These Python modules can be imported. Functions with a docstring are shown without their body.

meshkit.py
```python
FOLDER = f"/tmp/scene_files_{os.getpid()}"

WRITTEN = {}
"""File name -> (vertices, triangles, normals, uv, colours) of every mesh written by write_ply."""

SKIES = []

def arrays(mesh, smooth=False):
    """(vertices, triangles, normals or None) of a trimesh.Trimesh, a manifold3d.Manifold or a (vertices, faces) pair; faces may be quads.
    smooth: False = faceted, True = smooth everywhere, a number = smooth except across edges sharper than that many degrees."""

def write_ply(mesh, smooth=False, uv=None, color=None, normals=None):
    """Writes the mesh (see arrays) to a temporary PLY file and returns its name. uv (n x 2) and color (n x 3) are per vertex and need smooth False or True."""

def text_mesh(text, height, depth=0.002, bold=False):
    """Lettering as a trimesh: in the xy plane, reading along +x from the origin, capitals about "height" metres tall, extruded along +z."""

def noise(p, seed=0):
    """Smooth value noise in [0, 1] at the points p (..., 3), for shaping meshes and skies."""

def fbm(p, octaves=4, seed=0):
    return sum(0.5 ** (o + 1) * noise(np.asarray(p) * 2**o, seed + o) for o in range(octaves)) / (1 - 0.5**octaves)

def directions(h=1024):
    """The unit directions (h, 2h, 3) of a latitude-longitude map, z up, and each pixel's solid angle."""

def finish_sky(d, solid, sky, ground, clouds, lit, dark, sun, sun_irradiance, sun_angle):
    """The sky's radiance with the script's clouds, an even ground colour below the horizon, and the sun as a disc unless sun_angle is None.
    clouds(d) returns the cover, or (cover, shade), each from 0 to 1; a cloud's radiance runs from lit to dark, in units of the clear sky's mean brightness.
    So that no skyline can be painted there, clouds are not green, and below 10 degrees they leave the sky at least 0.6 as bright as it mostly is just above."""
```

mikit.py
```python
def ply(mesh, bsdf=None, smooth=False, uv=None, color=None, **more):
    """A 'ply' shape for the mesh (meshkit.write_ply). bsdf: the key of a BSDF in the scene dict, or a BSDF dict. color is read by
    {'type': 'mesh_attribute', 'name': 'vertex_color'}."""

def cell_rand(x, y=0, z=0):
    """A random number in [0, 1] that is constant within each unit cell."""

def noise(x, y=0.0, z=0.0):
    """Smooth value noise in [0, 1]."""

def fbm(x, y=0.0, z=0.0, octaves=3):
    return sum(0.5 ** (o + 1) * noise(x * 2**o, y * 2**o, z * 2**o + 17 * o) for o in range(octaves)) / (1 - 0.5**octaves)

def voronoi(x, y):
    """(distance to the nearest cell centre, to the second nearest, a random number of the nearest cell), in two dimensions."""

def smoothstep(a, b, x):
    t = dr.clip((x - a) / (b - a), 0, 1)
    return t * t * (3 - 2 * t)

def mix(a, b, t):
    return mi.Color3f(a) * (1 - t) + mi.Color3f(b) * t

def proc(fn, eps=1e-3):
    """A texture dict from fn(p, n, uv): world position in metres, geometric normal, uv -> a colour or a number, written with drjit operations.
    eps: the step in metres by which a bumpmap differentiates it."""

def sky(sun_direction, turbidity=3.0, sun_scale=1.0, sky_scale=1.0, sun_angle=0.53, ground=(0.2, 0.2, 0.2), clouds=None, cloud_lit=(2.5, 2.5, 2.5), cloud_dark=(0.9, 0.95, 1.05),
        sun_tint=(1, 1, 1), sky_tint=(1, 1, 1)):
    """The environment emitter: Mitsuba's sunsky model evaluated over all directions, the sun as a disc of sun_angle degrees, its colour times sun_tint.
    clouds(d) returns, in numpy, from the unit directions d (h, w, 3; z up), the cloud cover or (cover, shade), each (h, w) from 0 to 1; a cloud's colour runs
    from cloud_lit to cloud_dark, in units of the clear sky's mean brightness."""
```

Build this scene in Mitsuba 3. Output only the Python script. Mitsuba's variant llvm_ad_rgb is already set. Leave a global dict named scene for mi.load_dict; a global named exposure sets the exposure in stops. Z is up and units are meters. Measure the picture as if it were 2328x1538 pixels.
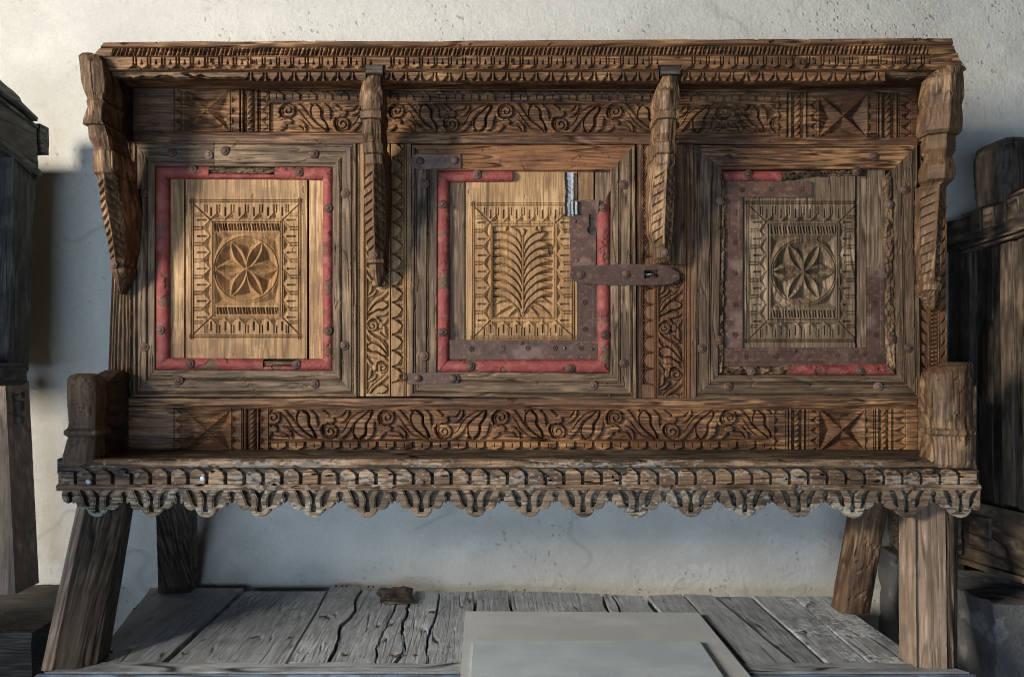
import math, numpy as np, trimesh, mitsuba as mi, mikit, meshkit
import drjit as dr
from mikit import noise, fbm, smoothstep, mix, voronoi
from shapely.geometry import Polygon, Point, box as sbox, LineString
from shapely.ops import unary_union
from shapely import affinity

T = mi.ScalarTransform4f
scene, labels = {}, {}
# ------------------------------------------------------------------ camera, light, exposure
F, CX, CY, CAMZ = 2200.0, 1140.0, 800.0, 1.0          # focal length and principal point in photo pixels; eye height in metres
scene['camera'] = {'type': 'perspective', 'fov': math.degrees(2 * math.atan(1164 / F)), 'fov_axis': 'x',
                   'principal_point_offset_x': (1164 - CX) / 2328, 'principal_point_offset_y': (769 - CY) / 1538,
                   'near_clip': 0.05, 'far_clip': 60.0,
                   'to_world': T().look_at(origin=[0, 0, CAMZ], target=[0, 1, CAMZ], up=[0, 0, 1])}
exposure = 0.0


def lamp(key, pos, target, w, h, rgb, label):
    scene[key] = {'type': 'rectangle', 'to_world': T().look_at(origin=pos, target=target, up=[0, 0, 1]).scale([w / 2, h / 2, 1]),
                  'bsdf': {'type': 'diffuse', 'reflectance': {'type': 'rgb', 'value': [0.6, 0.6, 0.6]}},
                  'emitter': {'type': 'area', 'radiance': {'type': 'rgb', 'value': list(rgb)}}}
    labels[key] = {'label': label, 'category': 'lamp'}


lamp('window_lamp', [-2.85, -0.5, 1.72], [-0.1, 2.2, 1.0], 0.75, 0.85, [116, 108, 95], 'large warm window light standing far to the left of the camera')
lamp('fill_lamp', [-1.0, -2.2, 0.55], [0.2, 2.4, 0.7], 2.4, 1.1, [8.4, 11.0, 14.4], 'wide pale blue fill light added behind the camera')  # added cool fill from an unseen source behind the camera

# ------------------------------------------------------------------ materials


def axes(p, uv):
    a = uv.y
    al = dr.select(a < .5, p.x, dr.select(a < 1.5, p.z, p.y))
    ac = dr.select(a < .5, p.z, p.x)
    de = dr.select(a < 1.5, p.y, p.z)
    sl = a > 2.5                                     # posts that lean in depth: uv.y - 5 is the lean
    al = dr.select(sl, p.z, al)
    de = dr.select(sl, p.y - dr.select(a > 10, a - 15, a - 5) * p.z, de)
    ac = dr.select(a > 10, p.x - .3 * p.z, ac)       # and one that leans sideways too
    return al, ac, de


def wood_fn(dark, mid, light, pale=None, pale_amt=0., streak=330., grime=0.5, crack=0.85, tone=0.65):
    def fn(p, n, uv):
        o = uv.x * 53.1
        al, ac, de = axes(p, uv)
        wv = (fbm(al * 3 + o, ac * 7, de * 7, 2) - .5) * .02
        fine = fbm(al * 22 + o, (ac + wv) * streak, de * streak * .2, 3)
        broad = fbm(al * 3 + o, (ac + wv) * 38, de * 14, 3)
        patch = fbm(p.x * 9 + o, p.y * 9 + 3.1, p.z * 9, 4)
        c = mix(dark, mid, smoothstep(.27, .64, fine * .6 + broad * .4))
        c = mix(c, light, smoothstep(.5, .72, patch * .55 + fine * .45) * .85)
        g = smoothstep(.52, .68, fbm(p.x * 23 + o, p.y * 23, p.z * 23 + 9, 4))
        c = mix(c, mi.Color3f(dark) * .6, g * grime)
        ck = dr.abs(noise(al * 4 + o, (ac + wv) * 95, de * 20) - .5)
        c = mix(c, mi.Color3f(dark) * .3, (1 - smoothstep(.0, .045, ck)) * crack * smoothstep(.38, .5, noise(al * 7 + o, ac * 31, 3.3)))
        if pale is not None:
            w = smoothstep(.54, .62, fbm(p.x * 120 + o, p.y * 120, p.z * 170, 3) * .55 + fbm(p.x * 9 + o, p.y * 9, p.z * 30, 3) * .45)
            c = mix(c, pale, w * pale_amt)
        return c * (1 - tone * .5 + tone * uv.x)
    return fn


def grain_bump(p, n, uv):
    o = uv.x * 53.1
    al, ac, de = axes(p, uv)
    wv = (fbm(al * 3 + o, ac * 7, de * 7, 2) - .5) * .02
    f = fbm(al * 16 + o, (ac + wv) * 260, de * 60, 2)
    ck = dr.abs(noise(al * 4 + o, (ac + wv) * 95, de * 20) - .5)
    return f * .9 + smoothstep(0, .05, ck) * .5 + fbm(p.x * 90, p.y * 90, p.z * 90, 3) * .35


GRAIN = mikit.proc(grain_bump, 7e-4)


def bsdf(key, fn, rough=.65, bump=GRAIN, bs=.0016, spec=.35, metallic=0.):
    b = {'type': 'principled', 'base_color': mikit.proc(fn), 'roughness': rough, 'specular': spec, 'metallic': metallic}
    if bump is not None:
        b = {'type': 'bumpmap', 'arbitrary': bump, 'scale': bs, 'bsdf': b}
    scene[key] = {'type': 'twosided', 'bsdf': b}


bsdf('m_brown', wood_fn([.040, .018, .009], [.110, .050, .021], [.29, .152, .066], grime=.3, crack=.6))
bsdf('m_cornice', wood_fn([.052, .025, .012], [.142, .068, .029], [.36, .200, .088], grime=.3, crack=.6))
bsdf('m_grey', wood_fn([.058, .036, .020], [.130, .079, .044], [.25, .163, .094], grime=.3, crack=.7), bs=.0009)
bsdf('m_gold', wood_fn([.180, .096, .040], [.305, .172, .076], [.46, .29, .140], grime=.35, crack=.55), bs=.0008)
bsdf('m_dusk', wood_fn([.070, .045, .026], [.140, .094, .055], [.28, .195, .120], grime=.25, crack=.5))  # dimmer than the gold panels: weaker light on the right door put into colour
bsdf('m_orange', wood_fn([.085, .032, .012], [.20, .085, .032], [.34, .17, .07], grime=.4))
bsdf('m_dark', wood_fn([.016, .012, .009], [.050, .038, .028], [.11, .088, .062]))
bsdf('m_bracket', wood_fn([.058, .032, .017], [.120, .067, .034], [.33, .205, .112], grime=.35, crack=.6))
bsdf('m_apron', wood_fn([.044, .026, .014], [.165, .098, .054], [.34, .225, .135], pale=[.42, .39, .35], pale_amt=.3))
bsdf('m_fringe', wood_fn([.050, .034, .022], [.165, .113, .072], [.33, .25, .17], pale=[.34, .38, .32], pale_amt=.45))
bsdf('m_plank', wood_fn([.20, .20, .20], [.315, .335, .355], [.40, .425, .45], grime=.2, crack=.5, streak=260.))
bsdf('m_white_plank', wood_fn([.18, .18, .18], [.35, .37, .39], [.44, .46, .48], pale=[.56, .58, .60], pale_amt=.7, streak=200.))
bsdf('m_leg', wood_fn([.036, .025, .017], [.098, .068, .045], [.22, .155, .10], grime=.35))
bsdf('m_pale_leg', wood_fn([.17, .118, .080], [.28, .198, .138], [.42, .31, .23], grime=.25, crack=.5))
bsdf('m_rot', wood_fn([.030, .018, .010], [.125, .074, .040], [.30, .19, .10], streak=130.), bs=.006)
bsdf('m_teal', wood_fn([.030, .030, .026], [.085, .082, .068], [.17, .16, .13]))


bsdf('m_blue', wood_fn([.05, .055, .06], [.11, .15, .20], [.17, .22, .28]))


def red_fn(p, n, uv):
    w = fbm(p.x * 26 + uv.x * 31, p.y * 26, p.z * 26, 5)
    chip = smoothstep(.625, .655, w * .8 + noise(p.x * 330, p.y * 330, p.z * 330) * .2)
    c = mix([.15, .026, .024], [.28, .066, .055], fbm(p.x * 60, p.y * 60, p.z * 60, 3))
    c = mix(c, [.12, .02, .02], smoothstep(.5, .7, fbm(p.x * 13 + 4, p.y * 13, p.z * 13 + uv.x * 9, 3)) * .7)
    dust = smoothstep(.55, .7, fbm(p.x * 40, 7.7, p.z * 40 + uv.x * 5, 3))
    c = mix(c, [.34, .15, .11], dust * .3)
    return mix(c, [.10, .06, .035], chip)


def red_bump(p, n, uv):
    return fbm(p.x * 160, p.y * 160, p.z * 160, 3) - smoothstep(.625, .655, fbm(p.x * 26 + uv.x * 31, p.y * 26, p.z * 26, 5)) * .6


bsdf('m_red', red_fn, .68, mikit.proc(red_bump, 7e-4), .0022, .35)


def iron_fn(p, n, uv):
    f = fbm(p.x * 45 + uv.x * 13, p.y * 45, p.z * 45, 5)
    c = mix([.036, .019, .014], [.105, .057, .040], f)
    c = mix(c, [.16, .075, .045], smoothstep(.55, .75, fbm(p.x * 120, p.y * 120, p.z * 120 + uv.x * 5, 3)) * .7)
    c = mix(c, [.20, .135, .105], smoothstep(.56, .72, fbm(p.x * 15 + uv.x * 3, p.y * 15, p.z * 15 + 2, 4)) * .5)
    return c * (.75 + .5 * uv.x)


def iron_bump(p, n, uv):
    return fbm(p.x * 190, p.y * 190, p.z * 190, 3)


IRONB = mikit.proc(iron_bump, 7e-4)
bsdf('m_iron', iron_fn, .55, IRONB, .0007, .3, .0)
scene['m_tin'] = {'type': 'twosided', 'bsdf': {'type': 'bumpmap', 'arbitrary': IRONB, 'scale': .002,
                  'bsdf': {'type': 'roughconductor', 'material': 'Al', 'alpha': .42, 'specular_reflectance': {'type': 'rgb', 'value': [.26, .28, .30]}}}}


def plaster_fn(p, n, uv):
    big = fbm(p.x * 1.7 + 3, 1.1, p.z * 1.7, 3)
    med = fbm(p.x * 7, 5.5, p.z * 7, 4)
    c = mix([.475, .46, .415], [.535, .515, .46], smoothstep(.3, .7, big))
    c = mix(c, [.61, .59, .535], smoothstep(.5, .75, med) * .35)
    c = mix(c, [.42, .40, .355], smoothstep(.5, .7, fbm(p.x * 4 + 8, 2.5, p.z * 5, 5)) * .6)
    c = mix(c, [.29, .265, .22], (1 - smoothstep(0., .018, dr.abs(fbm(p.x * 2.2 + 5, 6.5, p.z * 2.2, 4) - .5))) * .35 * smoothstep(.45, .6, noise(p.x * 3, 2, p.z * 3)))
    pit = smoothstep(.70, .76, fbm(p.x * 110, p.z * 110 + p.x * 31, 3.3, 2)) * smoothstep(.42, .62, fbm(p.x * 8 + 2, 7.7, p.z * 8, 3))
    speck = fbm(p.x * 260, p.z * 260, 1.7, 2)
    return mix(c, [.22, .21, .19], pit * .35) * (.9 + .2 * speck)


def plaster_bump(p, n, uv):
    pit = smoothstep(.66, .76, fbm(p.x * 110, p.z * 110 + p.x * 31, 3.3, 2)) * smoothstep(.42, .62, fbm(p.x * 8 + 2, 7.7, p.z * 8, 3))
    return fbm(p.x * 9 + p.z * 3, p.z * 38 - p.x * 11, 2.2, 3) * 1.6 + fbm(p.x * 170, p.z * 170, 1., 3) * .9 + fbm(p.x * 30, 4, p.z * 30, 4) * 1.6 - pit * 1.3


bsdf('m_plaster', plaster_fn, .9, mikit.proc(plaster_bump, 1e-3), .0019, .15)


def sheet_fn(p, n, uv):
    d = smoothstep(.25, .75, fbm(p.x * 9 + uv.x * 9, p.y * 14, 0, 5))
    sm = smoothstep(.60, .66, fbm(p.x * 21 + 3, p.y * 30 + uv.x * 8, 2, 3))
    blue = smoothstep(.4, .6, uv.x)
    return mix(mix(mix([.43, .435, .43], [.40, .46, .51], blue), mix([.50, .50, .495], [.48, .54, .585], blue), d), [.40, .43, .43], sm * .2)


bsdf('m_sheet', sheet_fn, .38, None, 0, .45)


def earth_fn(p, n, uv):
    return mix([.05, .045, .04], [.12, .11, .10], fbm(p.x * 14, p.y * 14, p.z * 14, 5))


bsdf('m_earth', earth_fn, .9, IRONB, .004, .2)


def stone_fn(p, n, uv):
    c = mix([.035, .033, .031], [.13, .125, .12], fbm(p.x * 12 + uv.x * 7, p.y * 12, p.z * 12, 5))
    return mix(c, [.20, .19, .175], smoothstep(.56, .7, fbm(p.x * 25, p.y * 25, p.z * 25 + uv.x * 4, 4)) * .6)


bsdf('m_stone', stone_fn, .8, IRONB, .004, .25)


def patch_fn(p, n, uv):
    a = fbm(p.y * 22, p.z * 13, 1.7, 2)
    c = mix([.50, .28, .03], [.04, .08, .30], smoothstep(.48, .52, a))
    return mix(c, [.45, .05, .04], smoothstep(1.205, 1.235, p.z + a * .05))


bsdf('m_patch', patch_fn, .6, None)

# ------------------------------------------------------------------ placing


def wp(px, py, Z):
    px, py, Z = np.broadcast_arrays(np.asarray(px, float), py, Z)
    return np.stack([(px - CX) * Z / F, Z, CAMZ * 1000 + (CY - py) * Z / F], -1) / 1000.


_used, _tone = {}, np.random.default_rng(7)


def put(key, mesh, mat, axis=0, smooth=35, tone=None):
    """One entry of the scene; a key that is taken gets the next three-digit number."""
    n = _used.get(key, 0)
    _used[key] = n + 1
    if n:
        key = f'{key}_{n:03d}'
    v, f, _ = meshkit.arrays(mesh, smooth)
    t = _tone.uniform(.15, .85) if tone is None else tone
    uv = np.tile([t, float(axis)], (len(v), 1))
    scene[key] = mikit.ply((v, f), mat, smooth=bool(smooth), uv=uv)
    return key


def holder(key):
    n = _used.get(key, 0)
    _used[key] = n + 1
    return f'{key}_{n:03d}' if n else key


def tag(key, label, category=None, group=None, kind=None):
    labels[key] = {'label': label}
    for a, b in (('category', category), ('group', group), ('kind', kind)):
        if b:
            labels[key][a] = b


cat = trimesh.util.concatenate


def fix(m):
    m = trimesh.Trimesh(m[0], m[1], process=False) if isinstance(m, tuple) else m
    if m.is_watertight and m.volume < 0:
        m.invert()
    return m


# ------------------------------------------------------------------ builders


def hf(X, Y, H, Z, back):
    """Solid board from a grid of heights (mm, towards the room) over photo-pixel coordinates on the plane at depth Z."""
    n, m = X.shape
    k = Z / F
    P = np.stack([(X - CX) * k, Z - H, 1000 * CAMZ + (CY - Y) * k], -1).reshape(-1, 3) / 1000
    idx = np.arange(n * m).reshape(n, m)
    a, b, c, d = idx[:-1, :-1], idx[:-1, 1:], idx[1:, 1:], idx[1:, :-1]
    fr = np.vstack([np.stack([a, d, b], -1).reshape(-1, 3), np.stack([b, d, c], -1).reshape(-1, 3)])
    loop = np.concatenate([idx[0, :-1], idx[:-1, -1], idx[-1, :0:-1], idx[:0:-1, 0]])
    nb = len(P)
    Q = P[loop].copy()
    Q[:, 1] = (Z + back) / 1000
    L = len(loop)
    i = np.arange(L)
    j = (i + 1) % L
    sk = np.vstack([np.stack([loop[i], loop[j], nb + i], -1), np.stack([loop[j], nb + j, nb + i], -1)])
    cen = nb + L
    bk = np.stack([nb + i, nb + j, np.full(L, cen)], -1)
    return np.vstack([P, Q, Q.mean(0)[None]]), np.vstack([fr, sk, bk])


def inside(px, py, poly):
    x, y = poly[:, 0], poly[:, 1]
    x2, y2 = np.roll(x, -1), np.roll(y, -1)
    r = np.zeros(px.shape, bool)
    for a, b, c, d in zip(x, y, x2, y2):
        if b != d:
            r ^= ((b > py) != (d > py)) & (px < (c - a) * (py - b) / (d - b) + a)
    return r


def dline(px, py, pts, closed=False):
    pts = np.asarray(pts, float)
    if closed:
        pts = np.vstack([pts, pts[:1]])
    best = np.full(px.shape, 1e9)
    arc = np.zeros(px.shape)
    L = max(len(pts) - 1, 1)
    for i, (a, b) in enumerate(zip(pts[:-1], pts[1:])):
        e = b - a
        t = np.clip(((px - a[0]) * e[0] + (py - a[1]) * e[1]) / max(e @ e, 1e-9), 0, 1)
        d = np.hypot(px - a[0] - t * e[0], py - a[1] - t * e[1])
        arc = np.where(d < best, (i + t) / L, arc)
        best = np.minimum(best, d)
    return best, arc


def smooth_line(pts, k=5):
    pts = np.asarray(pts, float)
    P = np.vstack([2 * pts[0] - pts[1], pts, 2 * pts[-1] - pts[-2]])
    out = []
    for i in range(1, len(P) - 2):
        for t in np.arange(k) / k:
            out.append(.5 * (2 * P[i] + (P[i + 1] - P[i - 1]) * t + (2 * P[i - 1] - 5 * P[i] + 4 * P[i + 1] - P[i + 2]) * t * t + (3 * P[i] - P[i - 1] - 3 * P[i + 1] + P[i + 2]) * t ** 3))
    return np.array(out + [pts[-1]])


def ribbon(pts, w):
    p = smooth_line(pts, 4)
    w = np.interp(np.linspace(0, 1, len(p)), np.linspace(0, 1, len(w)), w) / 2
    t = np.gradient(p, axis=0)
    t /= np.linalg.norm(t, axis=1, keepdims=True) + 1e-9
    nn = np.stack([-t[:, 1], t[:, 0]], -1) * w[:, None]
    return np.vstack([p + nn, (p - nn)[::-1]])


class Relief:
    def __init__(s, x0, y0, x1, y1, r=1.25):
        nx, ny = max(2, int(round((x1 - x0) / r)) + 1), max(2, int(round((y1 - y0) / r)) + 1)
        s.X, s.Y = np.meshgrid(np.linspace(x0, x1, nx), np.linspace(y0, y1, ny))
        s.H = np.zeros((ny, nx))
        s.x0, s.y0, s.rx, s.ry = x0, y0, (x1 - x0) / (nx - 1), (y1 - y0) / (ny - 1)

    def win(s, pts, pad):
        pts = np.asarray(pts)
        n, m = s.H.shape
        a = lambda v, o, r, k: int(np.clip((v - o) / r, 0, k))
        return (slice(a(pts[:, 1].min() - pad, s.y0, s.ry, n), a(pts[:, 1].max() + pad, s.y0, s.ry, n) + 2),
                slice(a(pts[:, 0].min() - pad, s.x0, s.rx, m), a(pts[:, 0].max() + pad, s.x0, s.rx, m) + 2))

    def _sd(s, w, poly):
        x, y = s.X[w], s.Y[w]
        return np.where(inside(x, y, poly), 1, -1) * dline(x, y, poly, True)[0]

    def cut(s, poly, depth, bevel=1.5, base=0.):
        poly = np.asarray(poly, float)
        w = s.win(poly, 1)
        if s.X[w].size:
            s.H[w] = np.minimum(s.H[w], base - depth * np.clip(s._sd(w, poly) / bevel, 0, 1) + 99 * (s._sd(w, poly) <= 0))

    def chip(s, poly, slope=.9, most=9., base=0.):
        poly = np.asarray(poly, float)
        w = s.win(poly, 1)
        if s.X[w].size:
            d = s._sd(w, poly)
            s.H[w] = np.where(d > 0, np.minimum(s.H[w], base - np.minimum(d * slope, most)), s.H[w])

    def lift(s, poly, base, top, bevel=2.5, roof=False):
        poly = np.asarray(poly, float)
        w = s.win(poly, 1)
        if s.X[w].size:
            t = np.clip(s._sd(w, poly) / bevel, 0, 1)
            t = t if roof else np.sqrt(1 - (1 - t) ** 2)
            s.H[w] = np.where(t > 0, np.maximum(s.H[w], base + (top - base) * t), s.H[w])

    def groove(s, pts, width, depth):
        pts = np.asarray(pts, float)
        w = s.win(pts, width)
        if s.X[w].size:
            d, _ = dline(s.X[w], s.Y[w], pts)
            s.H[w] -= depth * np.clip(1 - d / (width / 2), 0, 1) ** .6

    def hline(s, y, w=2.6, d=2.2, a=-1e9, b=1e9):
        s.groove([[max(a, s.x0), y], [min(b, s.X.max()), y]], w, d)

    def vline(s, x, w=2.6, d=2.2, a=-1e9, b=1e9):
        s.groove([[x, max(a, s.y0)], [x, min(b, s.Y.max())]], w, d)

    def wear(s, amt=.6, seed=0, lo=.5, along=0):
        s.H = np.where(s.H < 0, 2.1 * s.H, s.H)
        sx, sy = (60, 7) if along == 0 else (7, 60)
        q = np.stack([s.X / sx, s.Y / sy, np.full_like(s.X, seed)], -1)
        q2 = np.stack([s.X / 26, s.Y / 26, np.full_like(s.X, seed + 5)], -1)
        s.H += amt * (meshkit.fbm(q, 3, seed) - .5) * 2 + lo * (meshkit.fbm(q2, 3, seed + 9) - .5) * 2

    def gouge(s, n, seed, size=(8, 2), depth=3):
        r = np.random.default_rng(seed)
        for _ in range(n):
            x, y = r.uniform(s.X.min(), s.X.max()), r.uniform(s.y0, s.Y.max())
            a, b = size[0] * r.uniform(.4, 1.5), size[1] * r.uniform(.4, 1.5)
            th = np.linspace(0, 2 * np.pi, 9)[:-1]
            s.chip(np.stack([x + a * np.cos(th) * r.uniform(.6, 1.2, 8), y + b * np.sin(th) * r.uniform(.6, 1.2, 8)], -1), 1.2, depth, base=s.H[len(s.H) // 2, 0])

    def mesh(s, Z, back=18, warp=None):
        X, Y = (s.X, s.Y) if warp is None else warp(s.X, s.Y)
        return hf(X, Y, np.maximum(s.H, 3 - back), Z, back)


def rect(x0, y0, x1, y1):
    return np.array([[x0, y0], [x1, y0], [x1, y1], [x0, y1]], float)


def half_motif(R, M, s, base, top):
    """Half a period of the vine scroll, about 126 x 67 units, mapped by M to the board."""
    b = 5.2 * s
    rr_ = np.random.default_rng(int(abs(M(np.array([[0., 0.]])).sum() * 10)) % 9973)
    jit = lambda pts: np.asarray(pts, float) + rr_.uniform(-1.3, 1.3, (len(pts), 2))
    th = np.linspace(0, 2 * np.pi, 22)[:-1]
    line = lambda pts, w=3.6, d=3.6: R.groove(M(smooth_line(jit(pts), 4)), w * s, d)
    R.lift(M(np.stack([17 * np.cos(th), 18 + 17 * np.sin(th)], -1)), base, top, b)
    R.lift(M(ribbon(jit([[12, 0], [-8, -1], [-21, 10], [-24, 24], [-16, 35], [-3, 40]]), [3, 7, 10, 10, 9, 9])), base, top, b)
    R.lift(M(np.stack([-1 + 12 * np.cos(th), 43 + 9 * np.sin(th)], -1)), base, top, b)
    R.lift(M(ribbon(jit([[-3, 50], [-10, 54], [-20, 62], [-32, 67]]), [10, 12, 11, 1])), base, top, b)
    R.lift(M(ribbon(jit([[0, 50], [10, 54], [24, 56], [36, 65]]), [10, 12, 12, 1])), base, top, b)
    R.lift(M(ribbon(jit([[4, -2], [22, 6], [36, 24], [49, 43], [68, 57], [98, 67]]), [7, 14, 18, 19, 15, 3])), base, top, b)
    R.lift(M(ribbon([[18, 38], [27, 42], [37, 53], [40, 66]], [5, 10, 11, 4])), base, top, b)
    leaf = np.vstack([smooth_line(jit([[62, -3], [49, 13], [52, 33], [66, 49], [92, 68]])), smooth_line(jit([[92, 68], [89, 48], [79, 33], [78, 15], [62, -3]]))])
    R.lift(M(leaf), base, top, b)
    R.lift(M(ribbon(jit([[76, -2], [88, 14], [91, 33], [98, 50], [112, 64]]), [6, 17, 19, 14, 3])), base, top, b)
    R.lift(M(ribbon([[34, 1], [46, 3], [52, 12], [48, 28]], [4, 12, 11, 3])), base, top, b)
    ph = np.linspace(0, 2.3 * np.pi, 30)
    rr = 13.5 - 10 * ph / ph.max()
    R.groove(M(np.stack([rr * np.cos(ph + 2.4), 18 + rr * np.sin(ph + 2.4)], -1)), 3.8 * s, 4.2)
    line([[15, 6], [31, 23], [43, 42], [61, 57], [88, 66]], 3.4, 3.4)
    line([[62, 0], [52, 15], [55, 33], [68, 47], [90, 66]], 4.4, 5.5)
    line([[63, 0], [77, 15], [78, 33], [88, 48], [93, 66]], 4.4, 5.5)
    line([[-6, 37], [-1, 34], [8, 37]], 3, 4)
    line([[-16, 33], [-18, 22], [-14, 11], [-2, 3]], 3.4, 4.5)


def scroll(R, x0, x1, y0, y1, start, base=-4.6, top=0., vertical=False, flip0=False):
    """Vine scroll along a band: half motifs mirrored in turn."""
    s = ((y1 - y0) if not vertical else (x1 - x0)) / 67.
    a0, a1 = (x0, x1) if not vertical else (y0, y1)
    R.cut(rect(x0, y0, x1, y1), -base, 1.5)
    k = 0
    u = start
    box_ = None
    keep = R.H.copy()
    while u - 30 * s < a1:
        fl = (k % 2 == 1) != flip0

        def M(q, u=u, fl=fl):
            q = np.asarray(q, float)
            v = 67 - q[:, 1] if fl else q[:, 1]
            a = u + q[:, 0] * s
            return np.stack([a, y0 + v * s], -1) if not vertical else np.stack([x0 + v * s, a], -1)
        half_motif(R, M, s, base, top)
        u += 126 * s
        k += 1
    out = (R.X < x0) | (R.X > x1) | (R.Y < y0) | (R.Y > y1)
    R.H = np.where(out, keep, R.H)


def houses(R, outer, inner, nx, ny, deep=7.):
    """Border of pointed teeth with keyhole drops round a carved panel, mitred at the corners."""
    ox0, oy0, ox1, oy1 = outer
    ix0, iy0, ix1, iy1 = inner
    for side in range(4):
        n = nx if side % 2 == 0 else ny
        if side == 0:
            L, W, M = ix1 - ix0, iy0 - oy0, lambda q: np.stack([ix0 + q[:, 0], oy0 + q[:, 1]], -1)
        elif side == 2:
            L, W, M = ix1 - ix0, oy1 - iy1, lambda q: np.stack([ix0 + q[:, 0], oy1 - q[:, 1]], -1)
        elif side == 1:
            L, W, M = iy1 - iy0, ox1 - ix1, lambda q: np.stack([ox1 - q[:, 1], iy0 + q[:, 0]], -1)
        else:
            L, W, M = iy1 - iy0, ix0 - ox0, lambda q: np.stack([ox0 + q[:, 1], iy0 + q[:, 0]], -1)
        p = L / n
        m = lambda q: M(np.asarray(q, float))
        for k in range(n + 1):
            x = k * p
            R.groove(m([[x, W * .22], [x, W * .62]]), 3.4, 4.5)
            R.chip(m([[x - 2.6, W * .6], [x + 2.6, W * .6], [x + 2.0, W * .75], [x - 2.0, W * .75]]), 2.5, 5)
            if k < n:
                j = x + p / 2
                R.chip(m([[j, W * .5], [j + p / 2, W * .97], [j - p / 2, W * .97]]), .7, deep)
                R.groove(m([[j, W * .5], [j - p / 2, W * .97]]), 2.4, 2.2)
                for e in (-3, 3):
                    R.groove(m([[j + e, 1.5], [j + e, W * .5]]), 2.6, 3.2)
            else:
                for e in (9, 14):
                    R.groove(m([[x + e, 1.5], [x + e, W * .6 - e * .3]]), 2.4, 2.4)
                    R.groove(m([[-e, 1.5], [-e, W * .6 - e * .3]]), 2.4, 2.4)
    for (a, b), (c, d) in (((ox0, oy0), (ix0, iy0)), ((ox1, oy0), (ix1, iy0)), ((ox0, oy1), (ix0, iy1)), ((ox1, oy1), (ix1, iy1))):
        R.groove([[a, b], [c, d]], 3, 3.2)


def hatch(R, x0, x1, y0, y1, pitch, depth=4.5, slant=.25):
    w = (R.X >= x0) & (R.X <= x1) & (R.Y >= y0) & (R.Y <= y1)
    t = ((R.X - slant * (R.Y - y0) + .12 * pitch * np.sin(R.X * .37)) / pitch) % 1
    prof = 1 - np.sqrt(np.clip(1 - (2 * np.clip(t / .72, 0, 1) - 1) ** 2, 0, 1))
    prof = np.where(t > .72, 1, prof)
    R.H = np.where(w, R.H - depth * prof, R.H)


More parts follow.
